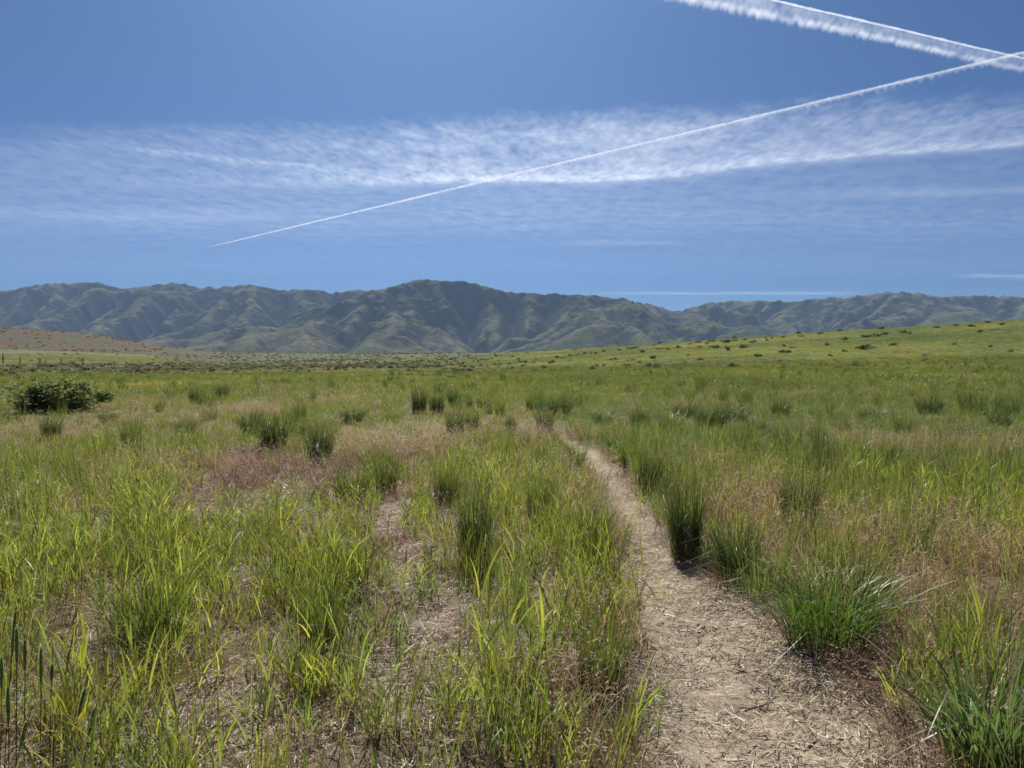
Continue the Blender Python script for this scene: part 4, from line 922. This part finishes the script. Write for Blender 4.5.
SH = [(651, 367.5, 14, 6, 'wide dark shrub on the lower slope below the dip in the mountains'), (733, 368, 13, 7, 'rounded dark shrub beside pale sage on the mid slope'), (854, 368, 12, 7, 'dark shrub with a pale top ending a sage line on the lower slope'),
 (838, 369, 9, 4, G0), (811, 371, 12, 4, 'low dark shrub pair on the lower slope above olive grass'), (906, 370, 6, 4, G0), (868, 349, 20, 6, 'widest dark shrub high on the slope'), (893, 345.5, 11, 4, G0), (785, 353, 14, 5, 'flat wide dark shrub halfway up the slope'), (758, 357, 10, 5, G0),
 (743, 348, 11, 5, G0), (728, 350.5, 8, 6, G0), (717, 348, 8, 4, G0), (726, 343, 9, 4, G0), (668, 350.5, 6, 4, G0), (678, 348, 5, 4, G0), (643, 353, 6, 4, G0), (653, 359, 8, 5, G0), (592, 369.5, 8, 4, G0), (544, 368.5, 6, 4, G0), (657, 376.5, 10, 4, G0), (658, 388.5, 7, 5, G0), (682, 390, 6, 4, G0),
 (845, 340, 7, 4, G0), (881, 329.5, 8, 4, G1), (904, 333, 7, 4, G0), (910, 334, 5, 3, G0), (866, 337.5, 12, 4, G0), (875, 336.5, 9, 4, G0), (884, 335, 8, 4, G0), (827, 345.5, 6, 4, G0), (980, 332.5, 6, 4, G0), (971, 327, 9, 4, G1), (988, 323, 7, 3, G1), (990, 347, 6, 3, G0), (954, 345, 5, 3, G0), (975, 373, 7, 4, G0), (1001, 325, 8, 3, G1),
 (799, 334, 6, 4, G1), (783, 338, 6, 3, G1), (767, 341, 6, 3, G1), (745, 340, 5, 3, G1), (755, 342, 5, 3, G1), (707, 344, 6, 3, G1), (700, 348, 5, 3, G0), (690, 345, 5, 3, G1), (660, 343, 5, 3, G1), (633, 349, 6, 3, G0), (620, 351, 5, 3, G0), (604, 352, 5, 3, G0), (585, 354, 5, 3, G0), (570, 356, 6, 3, G0), (735, 335.5, 5, 3, G1), (820, 334, 6, 3, G1), (840, 331.5, 5, 3, G1), (937, 328, 6, 3, G1), (956, 326, 5, 3, G1),
 (525, 363, 5, 4, G0), (495, 365, 5, 3, G0), (518, 360, 6, 3, G0), (610, 372, 7, 4, G0), (562, 371, 7, 3, G0), (880, 380, 5, 3, G0), (925, 356, 6, 3, G0), (940, 362, 6, 3, G0), (1010, 352, 7, 3, G0), (700, 360, 6, 3, G0), (780, 362, 5, 3, G0), (830, 356, 6, 3, G0), (845, 352, 7, 3, G0), (688, 356, 5, 3, G0), (616, 360, 5, 3, G0), (640, 363, 4, 3, G0),
 (395, 381, 17, 6, 'dark shrub clump in mid meadow under the highest mountain'), (410, 376, 8, 4, G0), (424, 378, 9, 5, G0), (451, 379, 9, 5, G0), (454, 373, 6, 3, G0), (370, 377, 7, 4, G0), (364, 382, 6, 3, G0), (480, 374, 6, 3, G0),
 (44, 368, 11, 5, G2), (16, 371, 11, 4, G2), (79, 369, 9, 5, G2), (86, 371, 8, 4, G2), (115, 369, 9, 5, G2), (147, 372, 14, 5, 'wide grey-brown shrub at the end of the scrub line below the hill'), (98, 385, 9, 5, G2), (110, 385, 7, 5, G2), (119, 384, 7, 6, G2), (33, 383, 9, 6, G2), (21, 379, 7, 4, G2), (195, 376, 6, 3, G2), (60, 374, 8, 4, G2), (130, 378, 8, 4, G2), (165, 375, 8, 4, G2), (215, 380, 8, 4, G2), (8, 388, 8, 5, G2)]
for s in SH: shrub(*s)
for k in range(30):
    px = random.choice([random.uniform(570, 800), random.uniform(560, 1060)]); yc = np.interp(px, [560, 600, 700, 800, 900, 1024, 1080], [356, 349, 341, 335, 329, 324, 322])
    shrub(px, yc + random.random() ** 2.6 * 34 + 1.5, random.choice([2.5, 3, 4, 5, 8, 12]), random.uniform(1.6, 3.4), G0)
for px, py, wp, hp in [(748, 372, 8, 4), (757, 372, 7, 3), (764, 371, 9, 4), (490, 374, 7, 4), (497, 375, 8, 4), (505, 374, 7, 4), (513, 375, 8, 4), (521, 374, 7, 4), (530, 374, 8, 4), (538, 373, 7, 3), (553, 373, 7, 3), (845, 370, 7, 4), (683, 403, 10, 5), (628, 397, 8, 4), (822, 371, 7, 3)]:
    shrub(px, py, wp, hp, G3, True)
# scrub that nobody could count: the flat below the mountains and the russet hill
C_scrub = bpy.data.collections.new('scrub')
for k in range(5):
    me = mesh_np('scrub_%d' % k, *leafy(260, .5, 1.0, .16, (.15, .155, .10), (.23, .22, .15), 5)); me.materials.append(M_SHRUBI); C_scrub.objects.link(bpy.data.objects.new('scrub_%d' % k, me))
n = 52000; r = np.exp(rng.uniform(math.log(95), math.log(820), n)); a = rng.uniform(-.75, .75, n); x = r * np.sin(a); y = r * np.cos(a); pxs = 512 + F * np.tan(a)
dn = fbm(x / 40, y / 70, 3, 191)
pr = np.clip((ss(520, 420, pxs + dn * 120) * (.10 + .42 * ss(-.1, .3, dn)) * ss(90, 150, r) + .03 * ss(700, 500, pxs)), 0, 1)
pr *= 1 - .92 * ss(190, 140, pxs) * ss(180, 195, r) * ss(450, 410, r)
pr = np.maximum(pr * .6, .05 * ss(240, 180, pxs) * ss(430, 460, r))
k = rng.random(n) < pr; x, y, r = x[k], y[k], r[k]; n = len(x)
s_ = rng.uniform(.35, 1.1, n) * (1 + .5 * ss(300, 700, r))
tn = tints(n, (1.15, 1.15, 1.1), .3, .1); rh = ss(430, 480, r) * (512 + F * x / y < 230); tn = tn * (1 - rh[:, None]) + tn * np.array([1.0, .78, .68]) * rh[:, None]
scatter('sagebrush_scrub', C_scrub, 5, x, y, np.stack([s_ * 1.5, s_ * 1.5, s_ * .6], -1), tn, 'grey-brown sagebrush scrub covering the flat and the russet hill', 'scrub'); print('scrub', n)

# ------------------------------------------------------------------ fence far left
m, nt, nd, L, out = new_mat('weathered_wood')
p = N(nt, 'ShaderNodeBsdfPrincipled'); tc = N(nt, 'ShaderNodeTexCoord'); nz = noise(6, 5); cr = ramp(nz.outputs[0], [(.3, (.07, .06, .05)), (.7, (.15, .13, .11))]); L.new(cr.outputs[0], p.inputs['Base Color']); p.inputs['Roughness'].default_value = .9; L.new(p.outputs[0], out.inputs[0]); M_WOOD = m
pts = [at(px, py)[:3] for px, py in ((-32, 364), (-14, 364), (3, 364), (20, 364.2), (40, 364.4), (61, 364.6), (83, 364.8))]
yavg = np.mean([p_[1] for p_ in pts]); fence = bpy.data.objects.new('wire_fence', None); COL.objects.link(fence); fence.location = (pts[0][0], yavg, 0)
tag(fence, 'old post and wire fence along the far green pasture', 'fence')
tops = []
for k, (x, y, z) in enumerate(pts):
    x = x / y * yavg; z = float(terrain(x, yavg)); hh = 2.3 if k == 2 else 1.5
    V, Q = tube([(x, yavg, z - .3), (x, yavg, z + hh * .5), (x + .04, yavg, z + hh - .03), (x + .04, yavg, z + hh)], [.11, .10, .09, .04], 8)
    obj('post', mesh_np('post', V - np.array(fence.location), Q, None), M_WOOD, fence); tops.append((x, yavg, z + 1.3))
for dz in (0, -.4, -.8):
    V, Q = tube([(a, b, c_ + dz) for a, b, c_ in tops], [.012] * len(tops), 5); obj('wire', mesh_np('wire', V - np.array(fence.location), Q), M_WOOD, fence)

# ------------------------------------------------------------------ render settings
sc.view_settings.view_transform = 'Standard'; sc.view_settings.look = 'None'; sc.view_settings.exposure = .40; sc.view_settings.gamma = 1
sc.render.engine = 'CYCLES'; cy = sc.cycles
cy.max_bounces = 5; cy.diffuse_bounces = 3; cy.glossy_bounces = 2; cy.transmission_bounces = 3; cy.volume_bounces = 1; cy.transparent_max_bounces = 16
cy.use_denoising = True; cy.use_adaptive_sampling = True; cy.adaptive_threshold = .015
cy.caustics_reflective = False; cy.caustics_refractive = False
print('script done', time.time() - T0)
